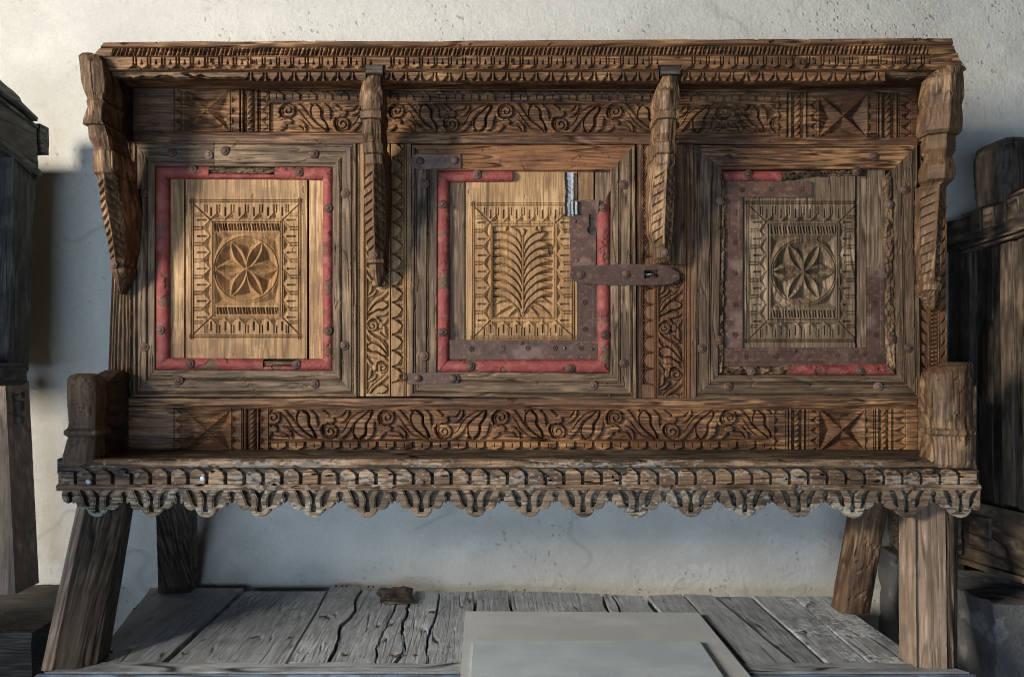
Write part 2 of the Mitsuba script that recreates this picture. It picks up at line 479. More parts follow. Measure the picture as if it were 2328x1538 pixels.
def teeth(R, x0, x1, y0, y1, pitch, up=False, depth=5., tick=True):
    """Row of pentagons: sunk band with each tooth standing proud; a short tick in each."""
    h = y1 - y0
    R.cut(rect(x0, y0, x1, y1), depth, 1.)
    x = x0
    while x < x1 - pitch * .4:
        g = pitch * .06
        q = np.array([[x + g, 0], [x + pitch - g, 0], [x + pitch - g, h * .58], [x + pitch / 2, h * .98], [x + g, h * .58]])
        q[:, 1] = y1 - q[:, 1] if up else y0 + q[:, 1]
        R.lift(q, -depth, 0., 1.8)
        if tick:
            a, b = (y1 - h * .2, y1 - h * .6) if up else (y0 + h * .2, y0 + h * .6)
            R.groove([[x + pitch / 2, a], [x + pitch / 2, b]], 2.4, 2.5)
        x += pitch


def zigzag(R, x0, x1, y0, y1, n, left=True, deep=6.):
    p = (y1 - y0) / n
    for k in range(n + 1):
        y = y0 + k * p
        tri = [[x0, y - p / 2], [x1, y], [x0, y + p / 2]] if left else [[x1, y - p / 2], [x0, y], [x1, y + p / 2]]
        tri = np.clip(np.array(tri), [x0, y0], [x1, y1])
        R.chip(tri, .75, deep)
    R.vline(x0, 2.2, 2, y0, y1)
    R.vline(x1, 2.2, 2, y0, y1)


def rope(R, x0, x1, y0, y1, pitch=13., slant=-.7, depth=6.):
    w = (R.X >= x0 - 4) & (R.X <= x1 + 4) & (R.Y >= y0) & (R.Y <= y1)
    t = np.clip((R.X - (x0 + x1) / 2) / ((x1 - x0) / 2), -1.3, 1.3)
    prof = np.sqrt(np.clip(1 - t * t, 0, 1))
    tw = np.abs(np.sin(np.pi * ((R.Y - slant * (R.X - x0)) / pitch)))
    R.H = np.where(w, -depth + depth * prof * (.35 + .75 * np.sqrt(tw)), R.H)


def rod(R, x0, x1, y0, y1, h=1.5, sink=6.):
    w = (R.X >= x0 - 2.5) & (R.X <= x1 + 2.5) & (R.Y >= y0) & (R.Y <= y1)
    t = np.clip((R.X - (x0 + x1) / 2) / ((x1 - x0) / 2), -1, 1)
    R.H = np.where(w, -sink + (sink + h) * np.sqrt(np.clip(1 - t * t, 0, 1)), R.H)


def star(R, cx, cy, hw, hh, deep=7.5):
    x, y = (R.X - cx) / hw, (R.Y - cy) / hh
    w = (np.abs(x) < 1) & (np.abs(y) < 1)
    a, b = np.maximum(np.abs(x), np.abs(y)), np.minimum(np.abs(x), np.abs(y))
    sb = .5 + .5 * b
    f = np.where(a < sb, (a - b) / np.maximum(.5 * (1 - b), 1e-3), (1 - a) / np.maximum(.5 * (1 - b), 1e-3))
    R.H = np.where(w, -deep * np.clip(f, 0, 1) * np.clip((1 - b) * 1.6, 0, 1), R.H)
    for sx in (-1, 1):
        R.groove([[cx - hw, cy - sx * hh], [cx + hw, cy + sx * hh]], 2.6, -1.6)


def rosette_carving(R, cx, cy, rad, sq):
    x0, y0, x1, y1 = sq
    x, y = R.X - cx, R.Y - cy
    r, th = np.hypot(x, y), np.arctan2(y, x)
    k = np.round(th / (np.pi / 3)) * np.pi / 3
    ax, ay = r * np.cos(th - k), np.abs(r * np.sin(th - k))
    hw = np.sqrt(np.clip(rad ** 2 - (ax - rad / 2) ** 2, 0, None)) - rad * .866
    hw = np.where((ax > 0) & (ax < rad), hw * 1.12, 0)
    pet = np.clip(hw - ay, 0, None) * .95
    m = np.minimum(np.clip(ay - hw, 0, None) * .85, np.clip(rad - r, 0, None) * .65)
    H = np.where(hw > ay, -pet, -np.minimum(m, 13.) - .0)
    R.H = np.where(r < rad, H, R.H)
    sqm = (R.X > x0) & (R.X < x1) & (R.Y > y0) & (R.Y < y1)
    e = np.minimum(np.minimum(R.X - x0, x1 - R.X), np.minimum(R.Y - y0, y1 - R.Y))
    sp = np.minimum(np.clip(e, 0, None) * .5, np.clip(r - rad - 5, 0, None) * .5)
    R.H = np.where(sqm & (r > rad + 4), -np.minimum(sp, 9), R.H)
    ring = np.abs(r - rad - 2.5)
    R.H -= 2.6 * np.clip(1 - ring / 1.8, 0, 1)


def palm(R, x0, y0, x1, y1, base=-5.):
    R.cut(rect(x0, y0, x1, y1), -base, 1.2)
    cx = (x0 + x1) / 2
    W, Hh = (x1 - x0) / 2, y1 - y0
    keep = R.H.copy()
    for s in (-1, 1):
        P = lambda q: np.array([[cx + s * a * W, y0 + b * Hh] for a, b in q])
        rows = [(.97, .955, .60, .93, 14), (.955, .79, .93, .80, 20)]
        for i in range(9):
            f = i / 8
            ys = .90 - .74 * f
            yt = .68 - .66 * f - .04 * f
            tipx = .97 if i < 7 else (.80 if i == 7 else .48)
            q = [(.03, ys + .06), (.10, ys - .02), (.26, ys - .085), (.55, (ys * .42 + yt * .58) - .03), (tipx, max(yt + .05, .02) if i < 7 else max(yt, .02))]
            R.lift(ribbon(P(q), [3, 15, 20, 18, 3]), base, .3, 7., roof=False)
        R.lift(ribbon(P([(.02, .90), (.3, .82), (.62, .80), (.97, .86)]), [3, 13, 15, 3]), base, .5, 5., True)
        R.lift(ribbon(P([(.04, .95), (.3, .86), (.62, .90), (.95, .99)]), [3, 12, 13, 3]), base, .5, 5., True)
        R.lift(ribbon(P([(.02, .985), (.18, .90), (.34, .93), (.5, .995)]), [3, 11, 12, 3]), base, .5, 5., True)
        for i in range(9):
            ys = .90 - .74 * i / 8
            yt = .68 - .70 * i / 8
            q = [(.04, ys + .085), (.12, ys + .02), (.28, ys - .045), (.56, (ys * .42 + yt * .58) + .012), (.96, max(yt + .085, .03))]
            R.groove(smooth_line(P(q)), 4.2, 4.2)
    R.lift(ribbon(np.array([[cx, y0 + 8], [cx, y0 + Hh * .5], [cx, y1 - 10]]), [3, 4, 6]), base, 1.5, 2.5)
    th = np.linspace(0, 2 * np.pi, 14)[:-1]
    R.lift(np.stack([cx + 5 * np.cos(th), y0 + 14 + 9 * np.sin(th)], -1), base, 2, 3)
    out = (R.X < x0) | (R.X > x1) | (R.Y < y0) | (R.Y > y1)
    R.H = np.where(out, keep, R.H)


def quad(c, Z, hfun, back=20, r=1.6, rv=1.6):
    """A board over four photo-pixel corners (start outer, end outer, end inner, start inner); hfun(u in px along, v 0..1 across) -> height in mm."""
    c = np.asarray(c, float)
    lu = max(np.linalg.norm(c[1] - c[0]), np.linalg.norm(c[2] - c[3]))
    lv = max(np.linalg.norm(c[3] - c[0]), np.linalg.norm(c[2] - c[1]))
    U, V = np.meshgrid(np.linspace(0, 1, max(3, int(lu / r))), np.linspace(0, 1, max(4, int(lv / rv))))
    P = ((1 - U) * (1 - V))[..., None] * c[0] + (U * (1 - V))[..., None] * c[1] + (U * V)[..., None] * c[2] + ((1 - U) * V)[..., None] * c[3]
    H = hfun(U * lu, V, P[..., 0], P[..., 1])
    v, f = hf(P[..., 0], P[..., 1], H, Z, back)
    return fix(trimesh.Trimesh(v, f, process=False))


def frame_profile(lines, top, seed, amt=.5):
    def h(u, v, x, y):
        H = np.full(u.shape, float(top))
        for a in lines:
            H -= 5.5 * np.clip(1 - np.abs(v - a) / .026, 0, 1) ** .7
        H -= 2.5 * np.clip(1 - np.minimum(v, 1 - v) / .03, 0, 1) ** 2
        q = np.stack([u / 55, v * 9, np.full_like(u, seed)], -1)
        q2 = np.stack([u / 300, v * 1.5, np.full_like(u, seed + 3)], -1)
        ck = np.abs(meshkit.noise(np.stack([u / 160, v * 7, np.full_like(u, seed + 7.5)], -1), 3) - .5)
        return H + amt * 2 * (meshkit.fbm(q, 3, seed) - .5) + 1.6 * (meshkit.fbm(q2, 2, seed) - .5) - 2.2 * np.clip(1 - ck / .02, 0, 1)
    return h


def round_profile(top, hgt, seed, rot=0.):
    def h(u, v, x, y):
        H = top - hgt + hgt * np.sqrt(np.clip(1 - (2 * v - 1) ** 2, 0, 1))
        q = np.stack([u / 16, v * 2.5, np.full_like(u, seed)], -1)
        nz = meshkit.fbm(q, 4, seed)
        H = H + .5 * (nz - .5)
        if rot:
            H -= rot * np.clip((nz - .42) * 5, 0, 1) * hgt + rot * 2.5 * meshkit.noise(np.stack([u / 5, v * 4, np.full_like(u, seed)], -1))
        return H
    return h


def extr(poly, Z, thick, bevel=1.2, scaleZ=None):
    """Plate with the outline (photo pixels) whose front stands at depth Z; chamfered by a stepped edge."""
    k = (scaleZ or Z) / F
    parts = []
    for g, a, b in ((poly, 0, thick - bevel), (poly.buffer(-bevel / k), thick - bevel - .01, thick)):
        for q in (getattr(g, 'geoms', [g])):
            if q.is_empty or b - a < .01:
                continue
            m = trimesh.creation.extrude_polygon(q, b - a, engine='earcut')
            v = np.array(m.vertices)
            w = np.stack([(v[:, 0] - CX) * k, Z + thick - (v[:, 2] + a), 1000 * CAMZ + (CY - v[:, 1]) * k], -1) / 1000
            parts.append(trimesh.Trimesh(w, np.array(m.faces)[:, ::-1], process=False))
    return cat(parts)


def loft(st, prof, n=44, disp=None, step=2.0, ends=True):
    """Carved post: stations (py, cx, half width mm, Zfront, Zback, ridge mm); prof(t) shapes the front. disp(s mm, t, row) -> outward mm on the front."""
    st = np.array(st, float)
    ys = np.arange(st[0, 0], st[-1, 0] + 1e-6, step)
    S = np.stack([np.interp(ys, st[:, 0], st[:, i]) for i in range(st.shape[1])], -1)
    t = np.linspace(0, 1, n)
    rows = []
    for y, cx, hw, zf, zb, ridge in S:
        x0 = (cx - CX) * zf / F
        x = np.clip((t - .22) / .56, 0, 1) * 2 - 1
        zz = zf + ridge * prof(x)
        ze = zf + ridge * prof(np.array(1.))
        zz = np.where(t < .22, zb + (ze - zb) * t / .22, np.where(t > .78, zb + (ze - zb) * (1 - t) / .22, zz))
        if disp is not None:
            d = disp(y, x, t)
            zz = zz - d
        rows.append(np.stack([x0 + hw * x, zz, 1000 * CAMZ + (CY - np.full(n, y)) * zf / F], -1))
    V = np.array(rows)
    a = V.shape[0]
    idx = np.arange(a * n).reshape(a, n)
    j = np.roll(idx, -1, 1)
    f = np.vstack([np.stack([idx[:-1], idx[1:], j[:-1]], -1).reshape(-1, 3), np.stack([j[:-1], idx[1:], j[1:]], -1).reshape(-1, 3)])
    V = V.reshape(-1, 3)
    if ends:
        c0, c1 = len(V), len(V) + 1
        V = np.vstack([V, V[:n].mean(0), V[(a - 1) * n:a * n].mean(0)])
        i = np.arange(n)
        f = np.vstack([f, np.stack([i, (i + 1) % n, np.full(n, c0)], -1), np.stack([(a - 1) * n + (i + 1) % n, (a - 1) * n + i, np.full(n, c1)], -1)])
    return fix(trimesh.Trimesh(V / 1000, f, process=False))


def boxm(x0, x1, y0, y1, z0, z1, bevel=.003, rough=0., seed=0):
    """Box with chamfered edges, optionally uneven (metres)."""
    m = trimesh.creation.box([x1 - x0, y1 - y0, z1 - z0])
    if rough:
        m = m.subdivide_to_size(max(.02, max(x1 - x0, y1 - y0, z1 - z0) / 40), max_iter=12)
    v = np.array(m.vertices) + [(x0 + x1) / 2, (y0 + y1) / 2, (z0 + z1) / 2]
    if rough:
        for a in range(3):
            v[:, a] += rough * 2 * (meshkit.fbm(v * 18 + a * 7.7, 3, seed + a) - .5)
    else:
        import manifold3d as m3
        b = bevel
        pts = []
        for sx in (0, 1):
            for sy in (0, 1):
                for sz in (0, 1):
                    c = np.array([(x0, x1)[sx], (y0, y1)[sy], (z0, z1)[sz]])
                    s = np.array([1 - 2 * sx, 1 - 2 * sy, 1 - 2 * sz])
                    for k in range(3):
                        e = np.ones(3)
                        e[k] = 0
                        pts.append(c + s * b * e)
        h = trimesh.convex.convex_hull(np.array(pts))
        return h
    return trimesh.Trimesh(v, m.faces, process=False)


def side_prism(poly, X, thick):
    """Board standing along the depth: outline in (depth mm, photo height px at depth F) given as world (Z mm, z mm) pairs, from X to X + thick (mm)."""
    m = trimesh.creation.extrude_polygon(poly, thick, engine='earcut')
    v = np.array(m.vertices)
    w = np.stack([X + v[:, 2], v[:, 0], 1000 * CAMZ + v[:, 1]], -1) / 1000
    return fix(trimesh.Trimesh(w, m.faces, process=False))


_dome = None


def dome(px, py, Z, r, h, ring=True, seed=0):
    """Hammered nail head: low dome with a washer rim."""
    rng = np.random.default_rng(seed)
    n = 18
    prof = [(1.0, 0), (1.02, .25), (.92, .5), (.72, .62), (.55, .60), (.5, .75), (.38, .95), (.2, 1.02)] if ring else [(1, 0), (.98, .35), (.85, .68), (.6, .92), (.3, 1.02)]
    k = Z / F
    a = np.arange(n) * 2 * np.pi / n
    wob = 1 + .05 * np.sin(2 * a + rng.uniform(0, 6)) + .03 * np.sin(3 * a + rng.uniform(0, 6))
    V = []
    for pr, ph in prof:
        V += [[(px - CX) * k + r * pr * w * np.cos(q), Z - h * ph, 1000 * CAMZ + (CY - py) * k + r * pr * w * np.sin(q)] for q, w in zip(a, wob)]
    V.append([(px - CX) * k, Z - h * 1.05, 1000 * CAMZ + (CY - py) * k])
    f = []
    for i in range(len(prof) - 1):
        for j in range(n):
            p, q = i * n + j, i * n + (j + 1) % n
            f += [[p, q, p + n], [q, q + n, p + n]]
    o = (len(prof) - 1) * n
    f += [[o + j, o + (j + 1) % n, len(V) - 1] for j in range(n)]
    return trimesh.Trimesh(np.array(V) / 1000, np.array(f), process=False)


def nail(parent, px, py, Z, r=10.5, h=7, ring=True, mat='m_iron', name='nail'):
    put(f'{parent}__{name}', dome(px, py, Z, r, h, ring, int(px * 7 + py)), mat, 0, 40)
# ================================================================== THE SETTING
wall_n = 2
put('wall', trimesh.creation.box([9.0, .2, 5.0], T4 := trimesh.transformations.translation_matrix([0, 2.66, 2.0])), 'm_plaster', 0, False, .5)
tag('wall', 'pale rough pitted plaster wall behind the carved cupboard', kind='structure')
put('floor', trimesh.creation.box([9.0, 5.2, .1], trimesh.transformations.translation_matrix([0, .0, -.05])), 'm_earth', 0, False, .5)
tag('floor', 'dark earth floor in the gloom below the low table', kind='structure')

# ================================================================== THE CARVED CUPBOARD
C = 'carved_cupboard'
tag(C, 'large weathered carved cupboard with three square doors and a scalloped apron on four legs', 'cupboard')
put(C + '__carcass', boxm(-.835, .935, 2.258, 2.47, .70, 1.60, .004), 'm_dark')
put(C + '__back_board', boxm(-.87, .96, 2.250, 2.256, .70, 1.60, .001), 'm_dark')

# upper frieze -------------------------------------------------------
R = Relief(286, 172, 2086, 324, 1.25)
R.hline(300, 2.6, 2.5); R.hline(306, 2.4, 2); R.hline(229, 2.6, 2.5, 590, 1768); R.hline(198, 2.5, 2); R.hline(192, 2.5, 2)
teeth(R, 610, 1768, 203, 227, 37, True)
scroll(R, 612, 1766, 232, 298, 655)
star(R, 470, 249, 52, 48); star(R, 1916, 259, 55, 49)
zigzag(R, 524, 546, 200, 298, 4, True); zigzag(R, 592, 609, 200, 298, 4, False); zigzag(R, 396, 414, 200, 298, 4, False)
zigzag(R, 1771, 1789, 210, 308, 4, True); zigzag(R, 1840, 1859, 210, 308, 4, False); zigzag(R, 1975, 1994, 210, 308, 4, True); zigzag(R, 2046, 2072, 210, 308, 4, False)
for x in (550, 583, 1797, 1831, 2003, 2037):
    rod(R, x - 3.5, x + 3.5, 206 if x > 1700 else 198, 308 if x > 1700 else 298)
rope(R, 559, 575, 198, 298); rope(R, 1806, 1823, 206, 308, 14); rope(R, 2012, 2029, 206, 308, 14)
R.cut(rect(1161, 180, 1198, 212), 22, 1.)
R.wear(.6, 3); R.gouge(60, 4, (9, 2.2), 3)
put(C + '__upper_frieze', R.mesh(2196, 36, lambda X, Y: (X, Y + 5 * (X - 286) / 1800)), 'm_brown', 0, False, .45)

# lower frieze -------------------------------------------------------
R = Relief(268, 905, 2086, 1046, 1.25)
R.hline(922, 2.6, 2.5); R.hline(926, 2, 1.6); R.hline(1028, 2.6, 2.4); R.hline(1034, 2.4, 2); R.hline(1001, 2.4, 2, 612, 1758)
scroll(R, 612, 1757, 930, 999, 621, flip0=False)
teeth(R, 612, 1757, 1003, 1025, 41, False)
star(R, 470, 977, 55, 48); star(R, 1914, 977, 52, 48)
zigzag(R, 527, 550, 929, 1025, 4, True); zigzag(R, 592, 611, 929, 1025, 4, True); zigzag(R, 396, 413, 929, 1025, 4, False)
zigzag(R, 1762, 1786, 931, 1025, 4, True); zigzag(R, 1840, 1861, 931, 1025, 4, False); zigzag(R, 1968, 1987, 931, 1025, 4, True); zigzag(R, 2032, 2060, 931, 1025, 4, False)
for x in (557, 586, 1797, 1827, 1995, 2025):
    rod(R, x - 3, x + 3, 929, 1025)
rope(R, 565, 580, 929, 1025, 11); rope(R, 1806, 1820, 931, 1025, 12); rope(R, 2003, 2018, 931, 1025, 13)
R.wear(.6, 13); R.gouge(70, 14, (10, 2.2), 3)
put(C + '__lower_frieze', R.mesh(2196, 36), 'm_brown', 0, False, .72)

# cornice --------------------------------------------------------------


def cwarp(X, Y):
    t = (Y - 95) / 63
    lx = np.clip((300 - X) / 87, 0, 1) ** 2
    rx = np.clip((X - 2100) / 96, 0, 1) ** 2
    return X + lx * (1 - np.clip(t * 2, 0, 1)) * 26 - rx * (1 - np.clip(t, 0, 1) ** 1.5) * 34, Y - (1 - t) * 7 * np.clip((X - 900) / 1200, 0, 1) + 2.2 * (meshkit.noise(np.stack([X / 90, 0 * X, 0 * X], -1), 3) - .5) * (1 - np.clip(t * 4, 0, 1)) + (1 - np.clip(t * 3, 0, 1)) * 3 * np.clip((400 - X) / 180, 0, 1)


R = Relief(212, 95, 2198, 158, 1.25)
R.H += 3 * np.clip((107 - R.Y) / 3, 0, 1)
R.hline(107.5, 2.4, 2.5); R.hline(128, 2.6, 2.5, 240, 2118); R.hline(102, 2, 1.2)
hatch(R, 252, 2112, 110, 125.5, 9.8, 6.5, -.3)
for x in np.arange(306, 2112, 32.6):
    if 832 < x < 875 or 1498 < x < 1570:
        continue
    for e in (-3.2, 3.2):
        R.groove([[x + e, 131], [x + e, 147]], 3.4, 4.5)
    R.chip([[x, 145], [x + 16.3, 157], [x - 16.3, 157]], 1.3, 6)
    R.groove([[x, 146], [x + 16.3, 157.5]], 2.6, 2.6)
    R.chip([[x + 16.3, 132], [x + 20, 147], [x + 12.6, 147]], 2.2, 6)
R.wear(.7, 23); R.gouge(80, 24, (9, 2.5), 4)
for x, y in ((1167, 138), (482, 137), (576, 141), (1804, 138)):
    R.cut([[x - 4, y - 5], [x + 5, y - 4], [x + 4, y + 6], [x - 4, y + 5]], 11, 1.5, 0)
for x0, x1 in ((828, 877), (1496, 1553)):
    R.cut(rect(x0, 148, x1, 170), 22, 1.)
cornice = C + '__cornice'
put(cornice, R.mesh(2030, 28, cwarp), 'm_cornice', 0, False, .6)
put(cornice + '__roof_board', boxm(-.845, .955, 2.060, 2.228, 1.596, 1.640, .003), 'm_brown')
for x0, x1 in ((556, 831), (876, 1498), (1552, 2012)):
    R = Relief(x0, 158, x1, 184, 1.25)
    R.hline(163, 2.6, 2.4)
    x = x0 + 14
    while x < x1 - 6:
        for e in (-3.5, 3.5):
            R.groove([[x + e, 166], [x + e, 178]], 3.6, 5)
        R.chip([[x - 4, 168], [x - 17, 184], [x - 2, 184]], 1.6, 8)
        R.chip([[x + 4, 168], [x + 17, 184], [x + 2, 184]], 1.6, 8)
        x += 33
    R.wear(.8, x0)
    put(cornice + '__lower_moulding', R.mesh(2040, 22, lambda X, Y: (X, Y + np.clip((Y - 170) / 14, 0, 1) * 5 * (meshkit.fbm(np.stack([X / 24, 0 * X + x0, 0 * X], -1), 3) - .55))), 'm_cornice', 0, False)
R = Relief(232, 158, 558, 172, 1.6)
R.wear(2, 71, 1.4)
put(cornice + '__broken_moulding', R.mesh(2050, 16, lambda X, Y: (X, Y + np.clip((Y - 160) / 12, 0, 1) * 14 * (meshkit.fbm(np.stack([X / 38, 0 * X, 0 * X], -1), 4) - .45))), 'm_rot', 0, False, .7)
R = Relief(2010, 156, 2135, 172, 1.6)
R.wear(2, 72, 1.4)
put(cornice + '__broken_moulding', R.mesh(2050, 16, lambda X, Y: (X, Y + np.clip((Y - 160) / 12, 0, 1) * 12 * (meshkit.fbm(np.stack([X / 30, 0 * X, 0 * X + 4], -1), 4) - .4))), 'm_rot', 0, False, .4)

# side boards and arms ---------------------------------------------------
sb = Polygon([(2055, 592), (2222, 600), (2222, 478), (2150, 474), (2090, 484), (2055, 500)])
hole = unary_union([Polygon([(2118, 548), (2132, 552), (2126, 534)]), Polygon([(2168, 580), (2182, 584), (2176, 570)])])
put(C + '__side_board', side_prism(sb.difference(hole), -862, 26), 'm_dark', 2, False)  # darker wood than the right board: shade of the corner put into colour
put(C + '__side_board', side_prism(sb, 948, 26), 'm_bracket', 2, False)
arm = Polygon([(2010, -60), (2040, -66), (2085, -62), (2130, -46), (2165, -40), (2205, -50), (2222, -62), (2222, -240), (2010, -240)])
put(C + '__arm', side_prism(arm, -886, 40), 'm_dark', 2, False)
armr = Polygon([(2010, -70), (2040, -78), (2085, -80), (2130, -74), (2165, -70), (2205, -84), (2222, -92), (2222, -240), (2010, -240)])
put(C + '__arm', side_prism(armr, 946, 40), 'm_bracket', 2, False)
rnd = lambda x: np.abs(x) ** 3
chm = lambda x: np.clip((np.abs(x) - .35) / .65, 0, 1)
pk = lambda x: np.abs(x)


def rough_disp(seed, amt=2.5, fr=14.):
    def d(y, x, t):
        p = np.stack([np.full_like(x, y / fr), x * 3, np.full_like(x, seed)], -1)
        ck = np.abs(meshkit.noise(np.stack([np.full_like(x, y / 60), x * 5, np.full_like(x, seed + 3.3)], -1)) - .5)
        return amt * (meshkit.fbm(p, 3, seed) - .5) * 2 - amt * 1.6 * np.clip(1 - ck / .03, 0, 1)
    return d


put(C + '__arm_post', loft([(849, 182, 12, 2010, 2050, 2), (853, 180, 24, 1998, 2050, 8), (860, 178, 30, 1990, 2050, 14), (905, 178, 32, 1985, 2050, 16), (960, 180, 28, 1988, 2050, 14), (974, 179, 30, 1986, 2050, 14), (980, 178, 38, 1980, 2050, 14), (988, 178, 38, 1980, 2050, 14), (994, 178, 28, 1988, 2050, 14), (1040, 171, 34, 1984, 2050, 14), (1056, 170, 34, 1985, 2050, 14), (1062, 174, 30, 1990, 2050, 12)], rnd, 40, rough_disp(3, 2.2)), 'm_grey', 1, 40, .15)
put(C + '__arm_post', loft([(823, 2196, 14, 2012, 2055, 4), (832, 2186, 32, 1992, 2055, 16), (850, 2176, 44, 1986, 2055, 18), (900, 2172, 47, 1984, 2055, 20), (960, 2176, 42, 1986, 2055, 16), (974, 2178, 42, 1984, 2055, 16), (978, 2178, 45, 1979, 2055, 14), (988, 2178, 45, 1979, 2055, 14), (992, 2177, 42, 1986, 2055, 14), (1056, 2170, 44, 1984, 2055, 14), (1064, 2170, 40, 1990, 2055, 12)], chm, 40, rough_disp(8, 3.2, 20)), 'm_bracket', 1, 40, .5)

# stiles at the ends -------------------------------------------------------


def weathered(u, v, x, y):
    H = -5.5 * np.abs(np.sin(v * 21 + 1.6 * meshkit.noise(np.stack([u / 130, v * 3, 0 * u], -1)))) ** 3
    ck = meshkit.fbm(np.stack([u / 30, v * 4, 0 * u + 4], -1), 3)
    return H + 2.5 * (ck - .5) - 9 * np.clip((v - .86 - .25 * (ck - .5)) / .06, 0, 1)


put(C + '__end_stile', quad([(243, 906), (268, 316), (303, 316), (303, 906)], 2198, weathered, 24), 'm_grey', 1, False, .6)
R = Relief(2094, 326, 2152, 900, 1.25)
R.vline(2117, 2.6, 3); R.vline(2133, 2.6, 3); R.vline(2113, 2, 2); R.vline(2137, 2, 2)
for y in np.arange(330, 900, 26):
    R.chip([[2095, y - 6], [2111, y + 14], [2111, y + 18], [2095, y + 8]], 2, 7)
    R.chip([[2151, y - 6], [2139, y + 14], [2139, y + 18], [2151, y + 8]], 2, 7)
for y in np.arange(640, 890, 9.5):
    R.groove([[2119, y + 1], [2132, y - 1]], 4, 4)
R.wear(.5, 33, .4, 1)
put(C + '__end_stile', R.mesh(2200, 24), 'm_brown', 1, False, .85)

# pilasters ------------------------------------------------------------------
R = Relief(813, 326, 934, 900, 1.25)
for x in (818, 828, 831, 888, 919, 924):
    R.vline(x, 2.4, 2.6)
scroll(R, 833, 884, 520, 894, 548, vertical=True, flip0=False)
for y in np.arange(340, 868, 36.5):
    R.chip([[916, y - 14], [900, y - 18.2], [893, y - 17], [917, y + 0], [917, y - 18]], 1.5, 6)
    R.chip([[917, y], [905, y + 13], [893, y + 18.2], [917, y + 18.2]], 1.3, 6)
    R.groove([[892, y - 18.2], [903, y - 17], [915, y - 2]], 3, 4)
    R.groove([[915, y], [903, y + 15], [892, y + 18.2]], 3, 4)
R.wear(.5, 43, .4, 1)
put(C + '__pilaster', R.mesh(2202, 30), 'm_gold', 1, False, .3)
R = Relief(1449, 326, 1577, 904, 1.25)
for x in (1458, 1490, 1494, 1556, 1561, 1570):
    R.vline(x, 2.4, 2.6)
scroll(R, 1497, 1553, 600, 898, 640, vertical=True, flip0=True)
for y in np.arange(345, 890, 36.5):
    R.chip([[1461, y], [1470, y + 13], [1485, y + 18.2], [1461, y + 18.2]], 1.3, 6)
    R.chip([[1461, y], [1470, y - 13], [1485, y - 18.2], [1461, y - 18.2]], 1.3, 6)
    R.groove([[1487, y - 18.2], [1472, y - 15], [1463, y], [1472, y + 15], [1487, y + 18.2]], 3, 3.6)
R.wear(.5, 53, .4, 1)
put(C + '__pilaster', R.mesh(2202, 30), 'm_brown', 1, False, .95)

# ------------------------------------------------------------------ doors
FL = [.14, .2, .62, .68]


def door_frame(D, o, i, mats, tones, seed, split=None):
    """Four mitred bars: top, right, bottom, left."""
    (tl, tr, br, bl), (a, b, c, d) = o, i
    bars = [(tl, tr, b, a, 0), (tr, br, c, b, 1), (br, bl, d, c, 0), (bl, tl, a, d, 1)]
    for n, (p, q, r_, s, ax) in enumerate(bars):
        lines = FL if n != 0 else [.1, .86]
        pcs = [(p, q, r_, s)]
        if n == 0 and split:
            m0, m1 = (split, (p[1] + q[1]) / 2), (split, (s[1] + r_[1]) / 2)
            pcs = [(p, (m0[0] - .8, m0[1]), (m1[0] - .8, m1[1]), s), ((m0[0] + .8, m0[1]), q, r_, (m1[0] + .8, m1[1]))]
        for k, pc in enumerate(pcs):
            put(D + '__frame_bar', quad(pc, 2200, frame_profile(lines if n != 0 or mats[0] != 'm_orange' else [], 5 + (n % 2) * 1.2, seed + n * 3 + k)), mats[n], ax, False, min(.95, tones[n] + .1 * k))


def moulding(D, pc, mat, ax, seed, rot=0., top=8, hgt=13, name='moulding'):
    put(D + '__' + name, quad(pc, 2200, round_profile(top, hgt, seed, rot), 16, 1.6, 1.3), mat, ax, False)


def board(D, x0, y0, x1, y1, Z, mat, seed, name='panel_board', axis=1, tone=None):
    R = Relief(x0, y0, x1, y1, 1.7)
    R.wear(.7, seed, .6, axis)
    put(D + '__' + name, R.mesh(Z, 14), mat, axis, False, tone)


def panel_border(R, x0, y0, x1, y1):
    for d, e in ((0, 3.5), (4.5, 2.5)):
        R.hline(y0 + d, 2.6, 2.8, x0 - 4, x1 + 4); R.hline(y1 - d, 2.6, 2.8, x0 - 4, x1 + 4)
        R.vline(x0 + d, 2.6, 2.8, y0 - 4, y1 + 4); R.vline(x1 - d, 2.6, 2.8, y0 - 4, y1 + 4)


# left door
D = holder(C + '__door')
put(D, boxm(*[(v - CX) / 1000 for v in (306, 808)], 2.2465, 2.2485, CAMZ + (CY - 898) / 1000, CAMZ + (CY - 326) / 1000, .0005), 'm_dark')
tag(D, 'left door with an unbroken red moulding round a six petalled rosette')
door_frame(D, [(303, 322), (810, 324), (812, 902), (305, 902)], [(354, 378), (757, 380), (757, 842), (354, 840)], ['m_grey', 'm_grey', 'm_grey', 'm_grey'], [.2, .55, .5, .5], 3, 488)
red = C
moulding(D, [(354, 378), (476, 378), (476, 406), (384, 406)], 'm_red', 0, 1)
moulding(D, [(477, 380), (625, 381), (625, 397), (477, 394)], 'm_rot', 0, 2, .5, 7, 10, 'bare_moulding')
moulding(D, [(477, 393), (625, 396), (625, 406), (477, 406)], 'm_red', 0, 42, .1, 5, 8)
moulding(D, [(626, 379), (757, 380), (733, 408), (626, 407)], 'm_red', 0, 3)
moulding(D, [(757, 380), (757, 842), (733, 815), (733, 408)], 'm_red', 1, 4)
moulding(D, [(757, 842), (675, 842), (675, 817), (733, 815)], 'm_red', 0, 5)
moulding(D, [(674, 832), (600, 832), (600, 820), (674, 820)], 'm_rot', 0, 6, .5, 5, 9, 'bare_moulding')
moulding(D, [(674, 842), (600, 842), (600, 831), (674, 831)], 'm_red', 0, 46, .1, 6, 9)
moulding(D, [(599, 842), (354, 840), (384, 813), (599, 815)], 'm_red', 0, 7)
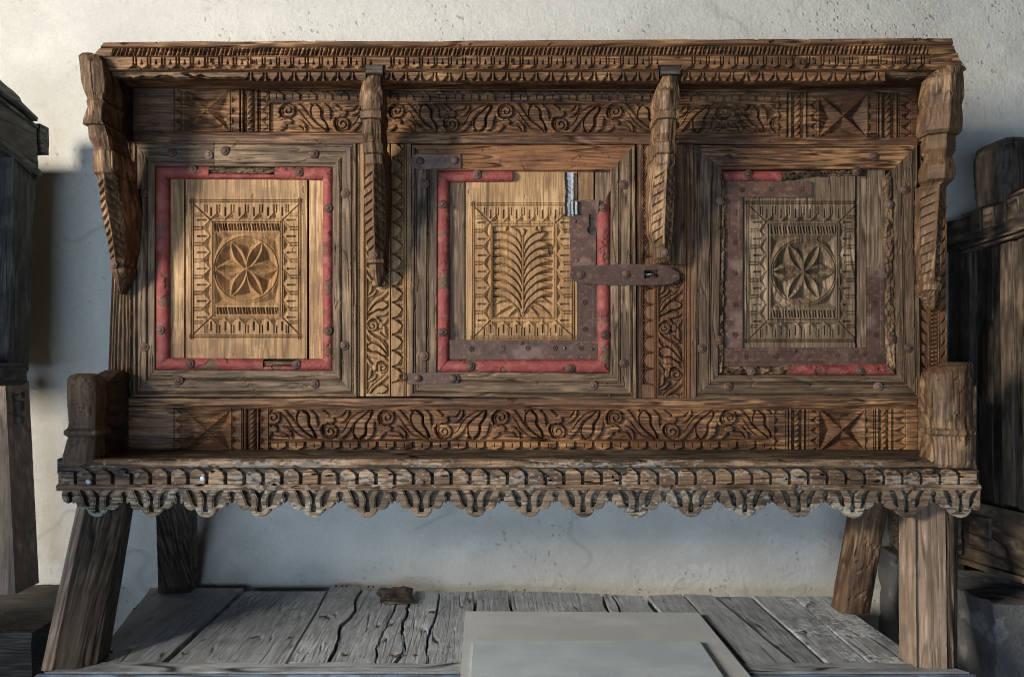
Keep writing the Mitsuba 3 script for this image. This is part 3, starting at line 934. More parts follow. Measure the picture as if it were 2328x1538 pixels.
moulding(D, [(354, 840), (354, 378), (384, 406), (384, 813)], 'm_red', 1, 8)
board(D, 384, 405, 418.5, 815, 2211, 'm_gold', 61, tone=.35)
board(D, 703, 405, 734, 815, 2211, 'm_gold', 62, tone=.75)
R = Relief(422.5, 405, 698, 815, 1.2)
panel_border(R, 435, 455, 684, 766)
houses(R, (441, 464, 680, 758), (480, 500, 642, 721), 5, 6)
for a in (484, 489):
    R.vline(a, 2.2, 2.6, 503, 718); R.vline(1126 - a, 2.2, 2.6, 503, 718)
R.hline(503.5, 2.4, 2.6, 482, 641); R.hline(718.5, 2.4, 2.6, 482, 641)
hatch(R, 487, 636, 507, 524, 6.6, 5, .15); hatch(R, 490, 633, 698, 714, 6.6, 5, .15)
rosette_carving(R, 560.5, 611, 70.5, (487, 527, 636, 694))
R.wear(.5, 63, .4, 1); R.gouge(20, 64, (3, 6), 2)
put(D + '__carved_panel', R.mesh(2209, 34), 'm_gold', 1, False, .5)
for x, y in ((391, 348), (475, 352), (512, 343), (714, 350), (327, 440), (785, 440), (330, 788), (784, 785), (407, 864), (716, 872)):
    nail(D, x, y, 2195)
for x, y in ((438, 385), (680, 392), (746, 473), (746, 752), (433, 826), (674, 828), (365, 750)):
    nail(D, x, y, 2193, 10)

# centre door
D = holder(C + '__door')
put(D, boxm(*[(v - CX) / 1000 for v in (940, 1440)], 2.2465, 2.2485, CAMZ + (CY - 898) / 1000, CAMZ + (CY - 330) / 1000, .0005), 'm_dark')
tag(D, 'middle door with a palm leaf panel, iron lock plate and a long iron hasp')
door_frame(D, [(937, 330), (1443, 330), (1447, 908), (932, 900)], [(995, 388), (1388, 388), (1388, 848), (993, 845)], ['m_orange', 'm_grey', 'm_grey', 'm_grey'], [.5, .55, .35, .3], 23)
moulding(D, [(993, 388), (1165, 388), (1165, 412), (1022, 413)], 'm_red', 0, 11)
moulding(D, [(993, 845), (993, 388), (1021, 413), (1022, 817)], 'm_red', 1, 12)
moulding(D, [(1387, 847), (994, 846), (1022, 818), (1358, 817)], 'm_red', 0, 13)
moulding(D, [(1387, 432), (1388, 847), (1359, 817), (1357, 492)], 'm_red', 1, 14)
board(D, 1021, 388, 1056, 818, 2211, 'm_grey', 71, tone=.4)
board(D, 1314, 388, 1349, 470, 2211, 'm_gold', 72, tone=.2)
board(D, 1353, 388, 1389, 470, 2213, 'm_grey', 73, tone=.6)
board(D, 1314, 470, 1362, 818, 2213, 'm_gold', 74, tone=.3)
R = Relief(1059, 388, 1312, 818, 1.2)
panel_border(R, 1075, 462, 1307, 769)
houses(R, (1080, 470, 1303, 763), (1116, 506, 1264, 728), 5, 6)
R.hline(509, 2.4, 2.6, 1118, 1260); R.hline(724, 2.4, 2.6, 1118, 1260)
palm(R, 1120, 513, 1258, 721)
R.vline(1262, 2.2, 2.4, 509, 724); R.vline(1117, 2.2, 2.4, 509, 724)
R.cut([[1245, 556], [1252, 553], [1262, 560], [1260, 576], [1250, 580], [1246, 570]], 14, 2, 0)
R.wear(.5, 75, .4, 1); R.gouge(20, 76, (3, 6), 2)
put(D + '__carved_panel', R.mesh(2209, 34), 'm_gold', 1, False, .65)
for x, y in ((966, 418), (1418, 420), (965, 809), (1418, 825), (1348, 876)):
    nail(D, x, y, 2195)
for x, y in ((1085, 397), (1006, 465), (1372, 472), (1006, 755), (1375, 761), (1070, 832), (1297, 836)):
    nail(D, x, y, 2193, 10)
for x, y in ((995, 345), (1137, 368), (1096, 342), (1253, 357), (1318, 357), (1383, 357), (1376, 872), (1386, 898)):
    nail(D, x, y, 2195.5, 3.0, 2, False, 'm_iron', 'wire_nail')


def strip(D, x0, y0, x1, y1, Z, name, ros, label=None, beads=True):
    """Thin iron strap pressed with two beaded lines, rosettes on it as sub-parts."""
    R = Relief(x0, y0, x1, y1, 1.3)
    hor = x1 - x0 > y1 - y0
    if beads:
        for e in (.12, .88, .2, .8):
            if hor:
                y = y0 + (y1 - y0) * e
                R.H += np.where(np.abs(R.Y - y) < 1.4, .9 * (np.sin(R.X * 2.1) * (.5 if e in (.12, .88) else 0) + .6), 0)
            else:
                x = x0 + (x1 - x0) * e
                R.H += np.where(np.abs(R.X - x) < 1.4, .9 * (np.sin(R.Y * 2.1) * (.5 if e in (.12, .88) else 0) + .6), 0)
    R.H += 3.0 * (meshkit.fbm(np.stack([R.X / 110, R.Y / 110, 0 * R.X + x0], -1), 2) - .5) + .5 * (meshkit.fbm(np.stack([R.X / 12, R.Y / 12, 0 * R.X + x0], -1), 3) - .5)
    key = put(D + '__' + name, R.mesh(Z, 3), 'm_iron', 0, False)
    for x, y in ros:
        ps = []
        for q in range(8):
            m = trimesh.creation.icosphere(1, 2.0 if q else 2.3)
            v = np.array(m.vertices)
            a = q * 2 * np.pi / 7
            ox, oy = (4.7 * np.cos(a), 4.7 * np.sin(a)) if q else (0, 0)
            v = np.stack([v[:, 0] + ox + (x - CX) * Z / F, Z - 1.0 - v[:, 2] * 1.3, 1000 * CAMZ + (CY - y) * Z / F + v[:, 1] + oy], -1) / 1000
            ps.append(trimesh.Trimesh(v, m.faces[:, ::-1], process=False))
        put(D + '__rosette', cat(ps), 'm_iron', 0, True)
    return key


strip(D, 1313, 640, 1358, 776, 2205, 'iron_strip', ((1329, 687), (1329, 748)))
strip(D, 1022, 772, 1361, 816, 2201, 'iron_strip', ((1072, 793), (1142, 791), (1200, 791), (1261, 791), (1321, 791)))
nail(D, 1185, 780, 2199, 4, 3, False); nail(D, 1283, 791, 2199, 3.5, 3, False, 'm_tin', 'wire_nail'); nail(D, 1346, 793, 2199, 4, 3, False)

lock = Polygon([(1296, 456), (1362, 453), (1360, 490), (1364, 515), (1356, 530), (1355, 606), (1297, 606), (1295, 520)])
key_hole = unary_union([Point(1346, 522).buffer(10.5), Polygon([(1339, 486), (1351, 490), (1352, 520), (1340, 520)])])
put(D + '__lock_plate', extr(lock.difference(key_hole), 2201, 4, .8), 'm_iron', 0, 30)
put(D + '__keyhole_shade', extr(sbox(1330, 478, 1360, 535), 2206.5, 1, .2), 'm_dark', 0, False, 0.)  # dark plate painting the shade inside the keyhole
for x, y in ((1307, 503), (1311, 592)):
    nail(D, x, y, 2201, 4.5, 3, False)
tin = Polygon([(1288, 394), (1303, 392), (1302, 440), (1316, 448), (1316, 486), (1298, 489), (1294, 575), (1295, 470), (1284, 468), (1291, 450), (1284, 432)])
R = Relief(1284, 392, 1303, 492, 1.3)
R.H += 5 * np.abs((R.X - 1294) / 9) ** 2 + 3 * (meshkit.fbm(np.stack([R.X / 8, R.Y / 14, 0 * R.X], -1), 3) - .5)
put(D + '__tin_sheet', R.mesh(2204, 2, lambda X, Y: (X + 5 * (meshkit.fbm(np.stack([0 * X, Y / 15, X / 30], -1), 3) - .5), Y)), 'm_tin', 1, 40)
tag(D + '__tin_sheet', 'torn shiny sheet of tin tucked beside the lock')
put(D + '__latch_tube', cat([trimesh.creation.cylinder(.0045, segment=[wp(1302 + e, 458, 2196), wp(1302 + e, 488, 2196)], sections=14) for e in (0, 9)]), 'm_tin', 1, 40)
xs = np.linspace(1297, 1500, 30)
hz = lambda x: 4 * np.exp(-((x - 1375) / 45.) ** 2)
up = [(1299, 607), (1310, 605)] + [(x, 603 - 3 * np.exp(-((x - 1440) / 60.) ** 2)) for x in np.linspace(1330, 1505, 14)] + [(1515, 602), (1544, 620), (1546, 634)]
dn = [(1525, 645), (1508, 647)] + [(x, 648 - 6 * (x < 1370) * ((1370 - x) / 60.)) for x in np.linspace(1495, 1320, 14)] + [(1302, 638), (1296, 625)]
hasp = Polygon(up + dn).difference(Polygon([(1465, 614), (1496, 613), (1496, 631), (1465, 633)]))
put(D + '__hasp', extr(hasp, 2188, 4, .9), 'm_iron', 0, 30)
tag(D + '__hasp', 'long pointed iron hasp with a rectangular slot')
for x, y in ((1320, 624), (1423, 623)):
    nail(D, x, y, 2188, 9.5, 6)
a = np.linspace(-.5, np.pi + .5, 20)
staple = np.stack([1481 + 14 * np.cos(a), 626 - 3 * np.sin(a), 2200 - 22 * np.clip(np.sin(a), 0, 1)], -1)
sp = wp(staple[:, 0], staple[:, 1], staple[:, 2])
put(D + '__staple', cat([trimesh.creation.cylinder(.0027, segment=[sp[k], sp[k + 1]], sections=10) for k in range(19)]), 'm_tin', 0, 40)
h1 = Polygon([(930, 362), (945, 350), (1000, 352), (1047, 349), (1048, 383), (1000, 382), (950, 386), (931, 376)])
h2 = Polygon([(926, 848), (1000, 846), (1040, 850), (1045, 860), (1040, 870), (1000, 873), (926, 873)])
for h in (h1, h2):
    put(D + '__hinge_strap', extr(h, 2189, 4, .9), 'm_iron', 0, 30)
for x, y in ((955, 366), (1033, 365), (950, 859), (1030, 860)):
    nail(D, x, y, 2189, 9.5, 7, False)
put(D + '__hinge_ring', cat([trimesh.creation.torus(.008, .0026, 22, 10, transform=trimesh.transformations.rotation_matrix(1.2, [1, .2, 0])).apply_translation(wp(916, 857, 2188))]), 'm_iron', 0, 40)

# right door
D = holder(C + '__door')
put(D, boxm(*[(v - CX) / 1000 for v in (1582, 2080)], 2.2465, 2.2485, CAMZ + (CY - 898) / 1000, CAMZ + (CY - 334) / 1000, .0005), 'm_dark')
tag(D, 'right door with a rosette panel edged in rusty iron strips and a rotted moulding')
door_frame(D, [(1578, 330), (2083, 330), (2091, 905), (1575, 905)], [(1640, 386), (2030, 384), (2038, 852), (1632, 852)], ['m_brown', 'm_grey', 'm_grey', 'm_grey'], [.9, .5, .2, .3], 43)
moulding(D, [(1642, 388), (1776, 388), (1776, 412), (1652, 412)], 'm_red', 0, 21, .1)
moulding(D, [(1777, 388), (1945, 385), (1945, 398), (1777, 410)], 'm_rot', 0, 22, .9, 7, 13, 'bare_moulding')
moulding(D, [(1632, 850), (1640, 390), (1652, 412), (1646, 838)], 'm_rot', 1, 23, .9, 6, 12, 'bare_moulding')
moulding(D, [(2030, 386), (2038, 850), (2014, 826), (2008, 405)], 'm_rot', 1, 24, .7, 6, 12, 'bare_moulding')
moulding(D, [(2036, 852), (1790, 852), (1790, 828), (2012, 826)], 'm_red', 0, 25, .1)
moulding(D, [(1789, 852), (1634, 852), (1650, 832), (1789, 830)], 'm_rot', 0, 26, .8, 7, 13, 'bare_moulding')
board(D, 1950, 400, 1969, 795, 2211, 'm_dusk', 81, tone=.5)
board(D, 1971, 384, 2012, 830, 2210, 'm_dusk', 82, tone=.45)
board(D, 1646, 405, 1692, 836, 2214, 'm_grey', 83, tone=.3)
R = Relief(1693, 400, 1944, 800, 1.2)
panel_border(R, 1699, 458, 1949, 776)
houses(R, (1706, 468, 1944, 768), (1744, 505, 1908, 730), 5, 6)
for a in (1748, 1753):
    R.vline(a, 2.2, 2.6, 510, 726); R.vline(3653 - a, 2.2, 2.6, 510, 726)
R.hline(510, 2.4, 2.6, 1746, 1906); R.hline(726.5, 2.4, 2.6, 1746, 1906)
hatch(R, 1752, 1901, 514, 531, 6.6, 5, .15); hatch(R, 1754, 1900, 705, 721, 6.8, 5, .1)
rosette_carving(R, 1827, 617.5, 70.5, (1752, 534, 1902, 701))
R.wear(.5, 85, .4, 1); R.gouge(24, 86, (3, 6), 2)
put(D + '__carved_panel', R.mesh(2209, 34), 'm_dusk', 1, False, .75)
for x, y in ((1655, 361), (1987, 356), (2057, 432), (1595, 792), (2065, 791), (1655, 878), (1996, 878)):
    nail(D, x, y, 2195)
for x, y in ((1701, 396), (1947, 390), (2021, 465), (1637, 456), (1635, 772), (2027, 769), (1707, 843), (1955, 842)):
    nail(D, x, y, 2193, 10)
strip(D, 1649, 446, 1688, 796, 2204, 'iron_strip', ((1669, 483), (1669, 551), (1669, 620), (1670, 692), (1670, 760)))
strip(D, 1654, 412, 1845, 448, 2201, 'iron_strip', ((1687, 431), (1752, 430), (1821, 429)))
strip(D, 1971, 608, 2011, 792, 2204, 'iron_strip', ((1988, 619), (1989, 688), (1990, 760)))
strip(D, 1646, 790, 2012, 832, 2201, 'iron_strip', ((1694, 810), (1764, 808), (1833, 808), (1902, 807), (1964, 803)))
nail(D, 1807, 796, 2199, 4.5, 3, False)

# ------------------------------------------------------------------ brackets


def herring(y0, y1, pitch, depth, slope=.9, xs=1.):
    def d(y, x, t):
        if y < y0 or y > y1:
            return 0 * x
        s = ((y - y0) + np.where(x < 0, .62, 1.0) * slope * 24 * (1 - np.abs(x))) / pitch
        fr = s % 1
        cutp = np.clip(fr / .08, 0, 1) * (1 - fr) ** 1.6 * np.clip((np.abs(x) - .06) / .15, 0, 1) * np.clip((1.02 - np.abs(x)) * 12, 0, 1)
        edge = min(1, (y - y0) / 10, (y1 - y) / 10)
        return -depth * cutp * max(edge, 0)
    return d


def both(a, b):
    return lambda y, x, t: a(y, x, t) + b(y, x, t)


def bracket(st, seed, hy0, hy1, pitch, axis=4.55, mat='m_bracket', tone=.5, nailpos=None, split=None):
    g = holder(C + '__bracket')
    if split is None:
        put(g, loft(st, pk, 48, both(herring(hy0, hy1, pitch, 14), rough_disp(seed, .8)), 1.5), mat, axis, 22, tone)
    if nailpos:
        nail(g, *nailpos)
    return g


mid = lambda c0, c1, c2: [
    (170, c0 - 2, 14, 2036, 2070, 10), (180, c0 - 8, 19, 2030, 2080, 14), (205, c0 - 9, 25, 2018, 2100, 18), (230, c0 - 9, 25, 2016, 2110, 14),
    (246, c0 - 9, 20, 2022, 2120, 10), (250, c0 - 10, 23, 2014, 2130, 8), (266, c0 - 10, 23, 2014, 2130, 8), (270, c0 - 8, 19, 2024, 2140, 10), (300, c0 - 8, 21, 2024, 2150, 12), (318, c0 - 6, 18, 2040, 2160, 10),
    (322, c0 - 6, 22, 2030, 2170, 12), (345, c0 - 4, 22, 2034, 2180, 12), (350, c0 - 4, 19, 2044, 2185, 10), (370, c0 - 3, 20, 2044, 2190, 12), (376, c0 - 2, 21, 2050, 2196, 22),
    (430, c1, 24, 2066, 2196, 24), (520, c1 + 1, 23, 2098, 2196, 22), (575, c2 + 1, 17, 2126, 2197, 16), (585, c2 + 1, 16, 2132, 2197, 10), (590, c2 + 1, 19, 2128, 2197, 8), (596, c2 + 1, 19, 2128, 2197, 8), (600, c2 + 2, 15, 2140, 2197, 12)]
b1 = mid(851, 849, 852) + [(612, 854, 18, 2140, 2197, 18), (650, 859, 2, 2178, 2198, 2)]
g = bracket(b1, 5, 378, 574, 21, nailpos=(852, 580, 2130, 7, 5))
tag(g, 'left of the two inner brackets, with a long pointed drop tip')
b2 = [(a, 1525 - (a - 150) * .04, c, d, e, f) for a, b, c, d, e, f in mid(1525, 1520, 1515)]
b2 = [s if s[0] < 575 else (s[0] - 12, 1511, s[2], s[3], s[4], s[5]) for s in b2][:-4] + [(585, 1511, 16, 2134, 2197, 6), (597, 1511, 7, 2150, 2197, 3)]
put(g + '__tenon', boxm(*[(q - CX) * 2030 / F / 1000 for q in (832, 870)], 2.026, 2.06, 1 + (CY - 169) * 2.03 / F, 1 + (CY - 151) * 2.03 / F, .003, .0015, 61), 'm_dark', 0, 30, .9)
g = bracket(b2, 6, 378, 560, 21, tone=.75, nailpos=(1512, 573, 2128, 7, 5))
tag(g, 'right of the two inner brackets, blunt ended above the hasp')
put(g + '__tenon', boxm(*[(q - CX) * 2030 / F / 1000 for q in (1503, 1546)], 2.026, 2.06, 1 + (CY - 170) * 2.03 / F, 1 + (CY - 153) * 2.03 / F, .003, .0015, 62), 'm_dark', 0, 30, .9)
b0 = [(119, 196, 10, 2012, 2050, 3), (124, 198, 22, 2000, 2060, 8), (140, 202, 25, 1994, 2070, 10), (180, 206, 26, 1992, 2090, 12), (205, 209, 22, 1994, 2100, 12), (222, 212, 16, 2002, 2105, 8), (228, 213, 20, 1998, 2110, 8), (240, 212, 16, 2002, 2112, 8),
      (270, 206, 20, 2004, 2120, 8), (280, 208, 23, 2000, 2122, 8), (283, 214, 18, 2008, 2124, 10), (310, 218, 21, 2008, 2130, 12), (336, 228, 17, 2022, 2140, 10), (341, 229, 22, 2014, 2142, 12), (370, 229, 23, 2014, 2150, 12), (390, 229, 21, 2020, 2156, 12),
      (396, 234, 21, 2026, 2160, 20), (470, 243, 23, 2050, 2190, 22), (560, 258, 19, 2092, 2198, 18), (594, 262, 16, 2112, 2198, 12), (602, 262, 15, 2118, 2198, 8), (608, 264, 16, 2114, 2198, 8), (618, 265, 15, 2118, 2198, 8), (624, 267, 15, 2124, 2198, 14), (668, 274, 2, 2172, 2198, 2)]
g = bracket(b0, 7, 398, 590, 19, tone=.4, nailpos=(260, 602, 2112, 8, 6))
tag(g, 'slender leftmost bracket with a dark rounded knob on top')
b3 = [(143, 2176, 10, 2010, 2040, 4), (150, 2170, 24, 1998, 2046, 14), (170, 2164, 36, 1990, 2050, 22), (215, 2162, 39, 1986, 2054, 24), (232, 2160, 36, 1990, 2054, 24), (260, 2160, 39, 1986, 2056, 24), (290, 2158, 38, 1988, 2060, 22), (299, 2156, 34, 1996, 2064, 20),
      (302, 2152, 30, 2010, 2060, 22), (335, 2152, 30, 2006, 2060, 22), (352, 2148, 24, 2018, 2064, 18), (362, 2148, 24, 2012, 2064, 12), (372, 2149, 28, 2004, 2064, 14), (388, 2149, 29, 2002, 2066, 14), (404, 2148, 27, 2006, 2070, 14), (412, 2145, 22, 2020, 2076, 14),
      (420, 2136, 27, 2028, 2084, 26), (480, 2133, 25, 2048, 2104, 26), (560, 2128, 22, 2078, 2132, 24), (632, 2124, 18, 2112, 2160, 18), (640, 2124, 17, 2120, 2166, 8), (646, 2124, 20, 2114, 2168, 8), (658, 2124, 19, 2116, 2172, 8), (662, 2124, 17, 2124, 2180, 16), (702, 2125, 2, 2174, 2198, 2)]
g = bracket(b3, 9, 424, 628, 22, tone=.7, nailpos=(2136, 633, 2116, 5, 4))
tag(g, 'broad rightmost bracket with a bulky broken block on top')

# ------------------------------------------------------------------ seat and apron
put(C + '__seat_board', boxm(-.925, .965, 2.012, 2.222, .745, .779, .003), 'm_dark', 0, False, .7)
put(C + '__seat_edge', quad([(200, 1043), (2166, 1046), (2166, 1064), (200, 1064)], 1996, round_profile(2, 9, 91, .12), 24, 2.5, 1.6), 'm_apron', 0, False, .55)
R = Relief(127, 1060, 2231, 1113, 1.3)
R.H -= 9 * (R.Y < 1101)
x = 129.
rg = np.random.default_rng(5)
while x < 2228:
    p = 42.8
    y0 = 1070 if (x < 170 or x > 2160) else 1064 + rg.uniform(-1, 2)
    if x < 170 or x > 2160:
        q = [[x + 1, 1101], [x + 1, y0], [x + p - 3, y0], [x + p - 3, 1101]]
    else:
        q = [[x + 1, 1102], [x + 1, y0 + 11], [x + 7, y0 + 4], [x + 17, y0], [x + 24, y0 + 1], [x + p - 8, y0 + 8], [x + p - 3.5, y0 + 17], [x + p - 4.5, 1102]]
    q = np.minimum(np.array(q), [2229, 1200])
    R.lift(q, -9, 0, 2.4)
    x += p
R.H = np.where((R.Y < 1069) & ((R.X < 168) | (R.X > 2168)), -9, R.H)
R.hline(1102, 2.6, 2.2); R.hline(1111, 2.4, 1.5)
R.wear(.6, 95, .5); R.gouge(60, 96, (8, 2.4), 2.5)
put(C + '__apron', R.mesh(2000, 22), 'm_apron', 0, False, .5)
for x, y, m in ((201, 1094, 'm_sheet'), (461, 1087, 'm_sheet'), (960, 1096, 'm_iron'), (1234, 1094, 'm_iron'), (1806, 1105, 'm_iron'), (2074, 1107, 'm_iron')):
    nail(C, x, y, 1999, 5.5, 4, False, m)
lob = []
hol = []
eye = []
for k in range(18):
    c = 159 + 122.9 * k
    eye.append(Point(c, 1125).buffer(20, 12).union(sbox(c - 16, 1110, c + 16, 1140)))
    hol.append(Point(c, 1124).buffer(7.6, 8).union(Polygon([(c - 3.4, 1122), (c + 3.4, 1122), (c + 5, 1150), (c - 5, 1150)])))
for k in range(17):
    c = 220.5 + 122.9 * k
    j1, j2 = rg.uniform(-1.6, 1.6, 2)
    lob.append(unary_union([Point(c + j1, 1151 + j2).buffer(25, 12), Point(c - 33, 1142 + j1).buffer(16, 10), Point(c + 33, 1142 - j1).buffer(16, 10), sbox(c - 48, 1108, c + 48, 1143)]))
    hol.append(unary_union([Polygon([(c - 5, 1124), (c + 5, 1124), (c + 3.4, 1140), (c + 6.5, 1156), (c + 5, 1164), (c - 5, 1164), (c - 6.5, 1156), (c - 3.4, 1140)]), Polygon([(c - 13, 1114), (c - 8, 1114), (c, 1120), (c + 8, 1114), (c + 13, 1114), (c + 5, 1131), (c - 5, 1131)])]))
    for s in (-1, 1):
        r = ribbon([[c + s * 40, 1114], [c + s * 32, 1121], [c + s * 26, 1132], [c + s * 24, 1143], [c + s * 20, 1152]], [3, 12, 14, 12, 4])
        hol.append(Polygon(r).buffer(0))
fr = unary_union(lob + eye + [sbox(127, 1106, 2231, 1116)]).intersection(sbox(127, 1106, 2230, 1200)).difference(unary_union(hol)).buffer(-.4).buffer(.4).simplify(.25)
fr = max(fr.geoms, key=lambda g: g.area) if hasattr(fr, 'geoms') else fr
base = unary_union(lob + eye + [sbox(127, 1106, 2231, 1116)]).intersection(sbox(127, 1106, 2230, 1200)).buffer(-2.6).simplify(.25)
put(C + '__fringe', cat([extr(fr, 2003, 24, 2.4, 2003), extr(base, 2025, 4, .3, 2003)]), 'm_fringe', 0, False, .5)
tag(C + '__fringe', 'pierced scalloped wooden fringe with flaking pale paint')

# ------------------------------------------------------------------ legs
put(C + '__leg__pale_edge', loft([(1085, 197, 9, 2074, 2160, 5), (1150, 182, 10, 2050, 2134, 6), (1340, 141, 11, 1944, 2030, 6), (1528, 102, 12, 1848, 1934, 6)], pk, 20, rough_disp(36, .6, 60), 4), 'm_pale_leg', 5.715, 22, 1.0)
put(C + '__leg', loft([(1085, 240, 44, 2076, 2160, 26), (1150, 226, 43, 2050, 2134, 26), (1340, 187, 45, 1942, 2030, 28), (1528, 150, 46, 1846, 1934, 30)], chm, 50, rough_disp(31, .8, 90), 4), 'm_leg', 5.715, 22, .0)
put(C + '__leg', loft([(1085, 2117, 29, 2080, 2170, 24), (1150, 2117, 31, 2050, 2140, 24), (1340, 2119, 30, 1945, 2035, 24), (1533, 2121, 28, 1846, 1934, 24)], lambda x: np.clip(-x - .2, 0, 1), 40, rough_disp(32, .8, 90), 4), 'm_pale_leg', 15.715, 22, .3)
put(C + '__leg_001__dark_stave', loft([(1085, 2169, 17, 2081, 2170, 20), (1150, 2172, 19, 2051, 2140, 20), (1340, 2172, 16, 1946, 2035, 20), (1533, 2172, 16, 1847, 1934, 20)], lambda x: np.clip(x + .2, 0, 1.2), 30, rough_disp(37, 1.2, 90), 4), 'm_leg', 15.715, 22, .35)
put(C + '__leg', loft([(1095, 388, 38, 2240, 2320, 4), (1150, 388, 38, 2254, 2330, 4), (1250, 391, 39, 2340, 2415, 4), (1347, 393, 40, 2440, 2512, 4)], chm, 30, rough_disp(33, 2.4, 40), 3), 'm_dark', 4.25, 30, .8)
put(C + '__leg', loft([(1095, 2000, 33, 2150, 2230, 12), (1160, 1991, 33, 2166, 2240, 12), (1397, 1948, 37, 2240, 2310, 14)], chm, 30, rough_disp(34, 3.2, 50), 3), 'm_bracket', 4.71, 30, .35)

# ================================================================== PLANK TABLE UNDERNEATH
P = 'plank_table'
tag(P, 'low grey table of wide cracked planks that the cupboard stands on', 'table')
HT = 608.


def onto(px, py, h=HT):
    Z = h * F / (np.asarray(py, float) - CY)
    return np.stack([(np.asarray(px, float) - CX) * Z / F, Z], -1)


def slab(pts_mm, ztop, thick, key, mat, tone=None, axis=2, bevel=1.5):
    g = Polygon(pts_mm)
    g = g if g.is_valid else g.buffer(0)
    parts = []
    for q, a, b in ((g, 0, thick - bevel), (g.buffer(-bevel), thick - bevel - .01, thick)):
        for s in getattr(q, 'geoms', [q]):
            m = trimesh.creation.extrude_polygon(s, b - a, engine='earcut')
            v = np.array(m.vertices)
            parts.append(trimesh.Trimesh(np.stack([v[:, 0], v[:, 1], v[:, 2] + a + ztop - thick], -1) / 1000, m.faces, process=False))
    return put(key, cat(parts), mat, axis, False, tone)


def edge(b, f, wob, seed, n=22):
    t = np.linspace(0, 1, n)
    rr = np.random.default_rng(seed)
    kn = smooth_line(np.stack([np.linspace(0, 1, 6), rr.uniform(-1, 1, 6)], -1), 8)
    w = np.interp(t, kn[:, 0], kn[:, 1]) * wob * .8 + rr.uniform(-.16, .16, n) * wob
    w[[0, -1]] = 0
    p0, p1 = onto(*b), onto(*f)
    q = p0 + (p1 - p0) * t[:, None]
    q[:, 0] += w
    return q


EDG = [((345, 1331), (206, 1503), 2, 1, 0), ((560, 1334), (372, 1505), 2, 2, 9), ((752, 1331), (652, 1507), 2, 3, 6), ((820, 1333), (746, 1509), 12, 4, 3.5), ((905, 1340), (858, 1510), 14, 5, 4), ((942, 1342), (896, 1510), 16, 6, 6),
       ((996, 1344), (968, 1511), 9, 7, 3.5), ((1080, 1342), (1078, 1512), 2, 8, 7), ((1158, 1341), (1180, 1512), 4, 9, 6), ((1366, 1348), (1440, 1512), 4, 10, 8), ((1388, 1349), (1470, 1512), 8, 15, 4), ((1466, 1352), (1590, 1512), 4, 11, 14), ((1551, 1349), (1700, 1512), 3, 12, 5), ((1621, 1352), (1816, 1511), 2, 13, 4),
       ((1706, 1352), (1886, 1511), 2, 14, 7), ((1800, 1353), (1985, 1511), 2, 17, 3), ((1890, 1353), (2112, 1511), 2, 16, 4)]
gaps = np.random.default_rng(11)
backs = [0, 12, 0, 6, 22, 14, 4, 10, 0, -6, 8, 20, -4, 6, 0, 0]
tones = [.35, .4, .5, .45, .5, .55, .4, .3, .5, .55, .6, .35, .5, .2, .55, .7]
for k in range(len(EDG) - 1):
    a, b = EDG[k], EDG[k + 1]
    L, Rr = edge(a[0], a[1], a[2], a[3]), edge(b[0], b[1], b[2], b[3])
    L[:, 0] += a[4] / 2
    Rr[:, 0] -= b[4] / 2
    bk = 2500 - backs[k] * 2.2
    L[0, 1] = min(L[0, 1], bk)
    Rr[0, 1] = min(Rr[0, 1], bk + gaps.uniform(-4, 4))
    pts = np.vstack([L, Rr[::-1]])
    slab(pts, 1000 - HT + gaps.uniform(-2.5, 2.5) - (5 if k == 13 else 0), 30, P + '__plank', 'm_white_plank' if k in (14, 15) else 'm_plank', tones[k])
front = np.vstack([onto(np.linspace(92, 2212, 30), np.full(30, 1531.)), onto(np.linspace(2125, 178, 30), 1507 + 2.5 * gaps.uniform(-1, 1, 30))])
slab(front, 1000 - HT + 2, 46, P + '__front_rail', 'm_plank', .3, 0, 3)
slab([(-878, 1832), (894, 1830), (894, 1817), (-878, 1819)], 1000 - HT + 1, 70, P + '__front_edging', 'm_blue', .5, 0, 2)  # added board, its dark blue tones down the fill on the front face
tag(P + '__front_edging', 'added edging board in a dull dark blue tone')
slab([(-820, 2470), (760, 2430), (760, 2390), (-820, 2410)], 1000 - HT - 34, 60, P + '__back_rail', 'm_dark', None, 0)
for x, y in ((-.86, 1.88), (.83, 1.88), (-.72, 2.40), (.70, 2.37)):
    put(P + '__leg', boxm(x - .03, x + .03, y - .03, y + .03, .0, .355, .005), 'm_plank', 1, False)
rn = np.random.default_rng(21)
for k in range(26):
    b = EDG[rn.integers(0, 9)]
    f_ = rn.choice([.03, .95])
    e = edge(b[0], b[1], 0, 1)
    q = e[int(f_ * 21)]
    m = trimesh.creation.icosphere(1, .0028)
    m.apply_translation([q[0] / 1000 + rn.uniform(.012, .045), q[1] / 1000 - .004 * rn.uniform(), (1000 - HT) / 1000 + .0012])
    put(P + '__nail', m, 'm_iron', 0, True)
cr = []
for k in range(170):
    x, y = rn.uniform(260, 2040), 1338 + 165 * rn.uniform() ** 1.5
    q = onto(x, y)
    m = trimesh.creation.icosahedron()
    m.apply_scale(rn.uniform(.0008, .0028) * np.array([1, 1, .6]))
    m.apply_translation([q[0] / 1000, q[1] / 1000, (1000 - HT) / 1000 + .0022])
    cr.append(m)
put(P + '__grit', cat(cr), 'm_earth', 0, False)
tag(P + '__grit', 'crumbs of dirt scattered over the planks', kind='stuff')
put('wood_block', boxm(.78, .875, 2.235, 2.315, 0, .344, .006, .004, 3), 'm_dark', 1, 30)
tag('wood_block', 'dark upright wooden block under the rear right leg of the cupboard', 'block')

